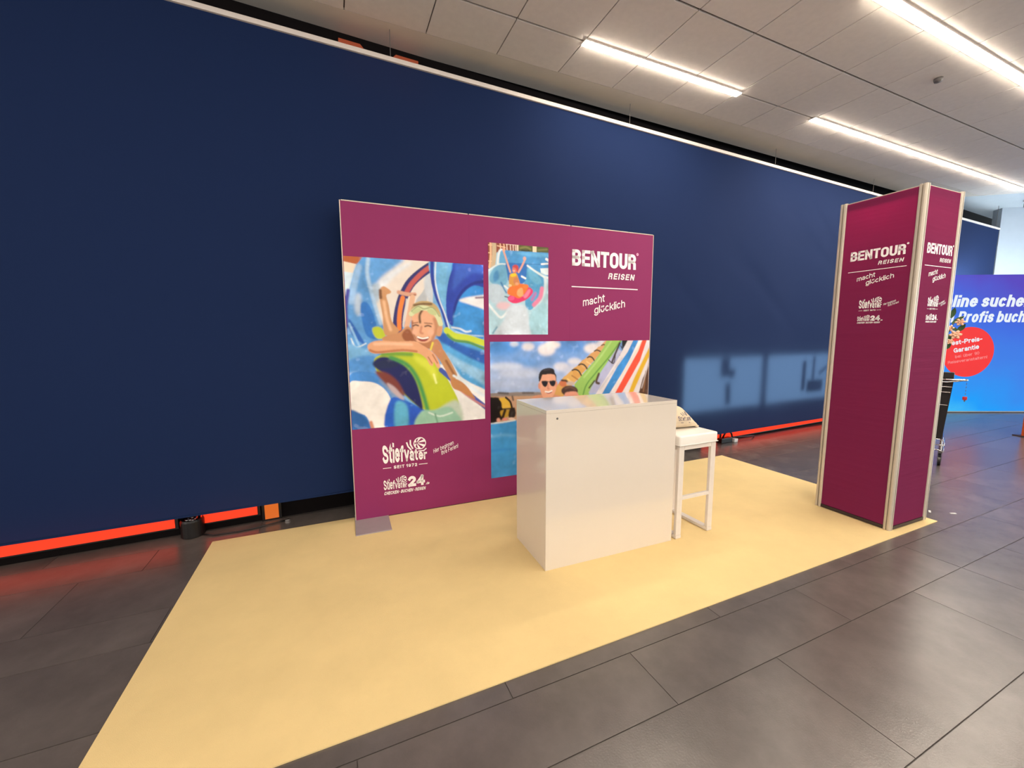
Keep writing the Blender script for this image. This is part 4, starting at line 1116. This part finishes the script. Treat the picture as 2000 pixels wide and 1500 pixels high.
box_ob('added_uplight', (.0, .11, 2.41), (2.7, .16, 2.45), M['added_cool'], blue, label='added cool light line hidden behind the top edge')  # unseen uplight, added to brighten the far ceiling and wall
M['lit_white'] = emit('backlit_white', (.86, .93, 1.0), .34)
M['lit_red'] = emit('backlit_red', lin((250, 40, 44)), .34)
M['lit_pink'] = emit('backlit_pink', lin((255, 150, 150)), .34)
bf = lambda s, z: (s, -.003, z); bf2 = lambda s, z: (s, -.005, z)
def blue_text(txt, s, z, size, m, to3d, label, **k): lettering(blue, m, lambda F: F.text(txt, s, z, size, **k), to3d, label)
for txt, s, z, sz, w in (('On', -.40, 1.980, .218, .235), ('line suchen', -.150, 1.980, .218, 1.42), ('bei', -.395, 1.697, .205, .29), ('Profis buchen', -.025, 1.697, .205, 1.46)):
    blue_text(txt, s, z, sz, M['lit_white'], bf, 'white slanted lettering ' + txt, weight=.19, xs=.62, gap=.055, shear=.16, fit=w)
lettering(blue, M['lit_red'], lambda F: F.disc_sector(.245, 1.15, 0, .465, 0, 360, 48), bf, 'red round price badge')
blue_text('Best-Preis-', -.150, 1.262, .085, M['lit_white'], bf2, 'white lettering Best-Preis-', rot=.155, weight=.2, gap=.07, fit=.63)
blue_text('Garantie', -.02, 1.135, .085, M['lit_white'], bf2, 'white lettering Garantie', rot=.17, weight=.2, gap=.07, fit=.46)
for txt, ds, w in (('bei', .0, .105), ('über', .145, .165), ('90', .345, .085)):
    blue_text(txt, .02 + ds, 1.035 + ds * .17, .055, M['lit_pink'], bf2, 'small pale lettering ' + txt, rot=.17, weight=.14, gap=.10, fit=w)
blue_text('Reiseveranstaltern!', -.10, .925, .055, M['lit_pink'], bf2, 'small pale lettering Reiseveranstaltern', rot=.155, weight=.14, gap=.09, fit=.71)

# ------------------------------------------------------------------ trolley and flowers half hidden behind the tower
TP = Vector((6.239, 2.175, 0)); td = TP.normalized(); trot = math.atan2(-td.x, td.y)      # local x points to the viewer's right, local y away
car = thing('shopping_trolley', 'dark shopping trolley with chrome push bar half hidden behind the tower', 'trolley', (TP.x, TP.y, 0), trot)
# tapered dark body with slanted front
bm = bmesh.new()
vs_ = [bm.verts.new(c) for c in ((-.42, .0, .30), (.012, .0, .30), (.012, .42, .30), (-.42, .42, .30), (-.47, -.02, .97), (.05, -.02, .97), (.05, .55, .97), (-.47, .55, .97))]
for f in ((0, 1, 2, 3), (4, 7, 6, 5), (0, 4, 5, 1), (1, 5, 6, 2), (2, 6, 7, 3), (3, 7, 4, 0)): bm.faces.new([vs_[i] for i in f])
mk('basket', bm, M['black_matt'], car)
box_ob('hand_pad', (-.46, -.05, .995), (.05, .0, 1.065), M['black'], car, bevel=.008)
bm = bmesh.new(); tube(bm, [(-.48, -.03, .985), (.06, -.04, .983), (.135, -.04, .985), (.145, -.02, .985), (.145, .1, .98)], .011, 8); mk('push_bar', bm, M['chrome'], car, smooth=True)
bm = bmesh.new(); tube(bm, [(-.48, -.03, .955), (.0, -.035, .955), (.07, -.035, .968), (.13, -.03, .982)], .007, 8); mk('push_bar', bm, M['chrome'], car, smooth=True)
for k, z in enumerate((.905, .845, .70)):
    bm = bmesh.new(); tube(bm, [(-.44, -.028, z), (.044 - .01 * k, -.028, z - .004)], .004, 6); mk('basket_wire', bm, M['chrome'], car)
ch = bpy.data.objects.new('coin_lock', None); COL.objects.link(ch); ch.parent = car
for k in range(9):
    bm = bmesh.new(); bmesh.ops.create_cone(bm, cap_ends=False, segments=8, radius1=.0065, radius2=.0065, depth=.003)
    o = mk('chain_link', bm, M['steel'], ch); o.location = (.146, -.02, .965 - .0185 * k); o.rotation_euler = (math.pi / 2, 0, (k % 2) * math.pi / 2); o.scale = (1, 1.7, 1.4)
box_ob('coin_key', (.128, -.03, .768), (.164, -.012, .805), M['red'], ch, bevel=.005, label='red coin key')
box_ob('coin_key_tip', (.140, -.026, .750), (.152, -.016, .768), M['steel'], ch)
for k, (z, x1) in enumerate(((.30, .02), (.235, .035), (.175, .034))):
    bm = bmesh.new(); tube(bm, [(-.4, .02, z), (.0, -.01, z), (x1, -.02, z - .012 * (k != 1)), (x1, .4, z)], .006, 8); mk('frame_wire', bm, M['chrome'], car, smooth=True)
for x in (.012, -.40):
    for y in (0, .42):
        w = bpy.data.objects.new('caster', None); COL.objects.link(w); w.parent = car
        bm = bmesh.new(); bmesh.ops.create_cone(bm, cap_ends=True, segments=20, radius1=.055, radius2=.055, depth=.026, matrix=Matrix.Translation((x, y, .055)) @ Matrix.Rotation(math.pi / 2, 4, 'Y')); mk('wheel', bm, M['black'], w)
        bm = bmesh.new(); box(bm, (x - .018, y - .02, .055), (x - .0142, y + .02, .155)); box(bm, (x + .0142, y - .02, .055), (x + .018, y + .02, .155)); box(bm, (x - .018, y - .02, .150), (x + .018, y + .02, .165)); mk('fork', bm, M['steel'], w)
        bm = bmesh.new(); tube(bm, [(x, y, .165), (x, y, .30)], .011, 8); mk('stem', bm, M['chrome'], w)

fl = thing('flower_arrangement', 'blush flowers with green leaves on the trolley behind the tower', 'flowers', tuple(TP + Vector((math.cos(trot), math.sin(trot), 0)) * -.16 + td * .2) , trot)
bm = bmesh.new(); lathe(bm, [(.07, .972), (.09, 1.10), (.095, 1.12), (.082, 1.12), (.078, 1.10), (.001, 1.09)], 20); mk('pot', bm, M['pot'], fl)
def leaf(p, d, L_, w_):
    d = Vector(d).normalized(); s_ = d.cross(Vector((0, -1, .3))).normalized(); bm = bmesh.new(); n_ = 5
    up = d.cross(s_) * .12 * L_
    ring = []
    for i in range(n_ + 1):
        t_ = i / n_; wd_ = w_ * math.sin(math.pi * min(1, t_ * .93 + .05)); c_ = Vector(p) + d * L_ * t_ - up * (t_ * t_)
        ring.append((bm.verts.new(c_ - s_ * wd_), bm.verts.new(c_ + up * .25), bm.verts.new(c_ + s_ * wd_)))
    for a, b in zip(ring, ring[1:]):
        bm.faces.new((a[0], a[1], b[1], b[0])); bm.faces.new((a[1], a[2], b[2], b[1]))
    return mk('leaf', bm, M['leaf'], fl, smooth=True)
def blossom(p, r_):
    bm = bmesh.new()
    for ring_, n_, tilt in ((1.0, 6, .5), (.65, 5, 1.0), (.35, 4, 1.3)):
        for k in range(n_):
            a = 2 * math.pi * k / n_ + ring_; c_ = Matrix.Translation(p) @ Matrix.Rotation(a, 4, 'Y') @ Matrix.Rotation(-tilt, 4, 'Z') @ Matrix.Diagonal((r_ * ring_, r_ * .28, r_ * .55 * ring_, 1)) @ Matrix.Translation((.55, 0, 0))
            bmesh.ops.create_icosphere(bm, subdivisions=1, radius=.6, matrix=c_)
    return mk('blossom', bm, M['petal'], fl, smooth=True)
stems = [(.12, 1.48, 0), (.16, 1.62, .03), (.20, 1.53, -.02), (.05, 1.70, .05), (.14, 1.36, -.04), (-.05, 1.60, 0)]
for x, z, y in stems:
    bm = bmesh.new(); tube(bm, [(x * .15, y * .2, 1.09), (x * .6, y * .6, 1.09 + (z - 1.09) * .6), (x, y, z)], .005, 6); mk('stem', bm, M['stem'], fl, smooth=True)
for p_, r_ in (((.18, -.03, 1.475), .055), ((.13, -.03, 1.55), .040), ((.205, -.02, 1.615), .045), ((.145, -.04, 1.40), .035), ((.05, 0, 1.70), .05), ((-.05, 0, 1.60), .05)): blossom(p_, r_)
for k in range(26):
    x, z, y = stems[k % 6]; t_ = random.uniform(.45, 1.0)
    a = random.uniform(-.6, 3.7)
    leaf((x * t_, y, 1.09 + (z - 1.09) * t_), (math.cos(a) * .9, random.uniform(-.5, .3), math.sin(a)), random.uniform(.07, .13), random.uniform(.016, .026))
for p_, d_ in (((.12, -.03, 1.60), (-.6, 0, .8)), ((.14, -.03, 1.60), (.7, 0, .6)), ((.13, -.03, 1.66), (.2, 0, 1)), ((.12, -.03, 1.44), (.2, 0, -1)), ((.11, -.03, 1.50), (-.9, 0, -.2))): leaf(p_, d_, .12, .024)

# orange board corner at the right picture edge
ob = thing('orange_board', 'orange display board at the right edge of the picture', 'board', (9.075, 2.285, 0), math.atan2(-.245, .97) - .25)
box_ob('panel', (.0, 0, .012), (1.1, .05, .62), M['orange_board'], ob, bevel=.004)
box_ob('base', (-.035, -.08, 0), (1.12, .13, .0115), M['alu_dark'], ob)

# litter on the floor and carpet edge
for x, y, a, L_, lb in ((4.52, 1.585, .4, .05, 'tiny white paper scrap on the floor touching the tower outline'), (4.645, 1.488, -.5, .045, 'tiny white paper scrap lying farther right on the grey floor')):
    bm = bmesh.new(); box(bm, (-L_ / 2, -.007, .0006), (L_ / 2, .007, .0030)); 
    tag(mk('paper_scrap', bm, M['paper'], loc=(x, y, 0), rotz=a), lb, 'litter', 'paper scraps by the tower')
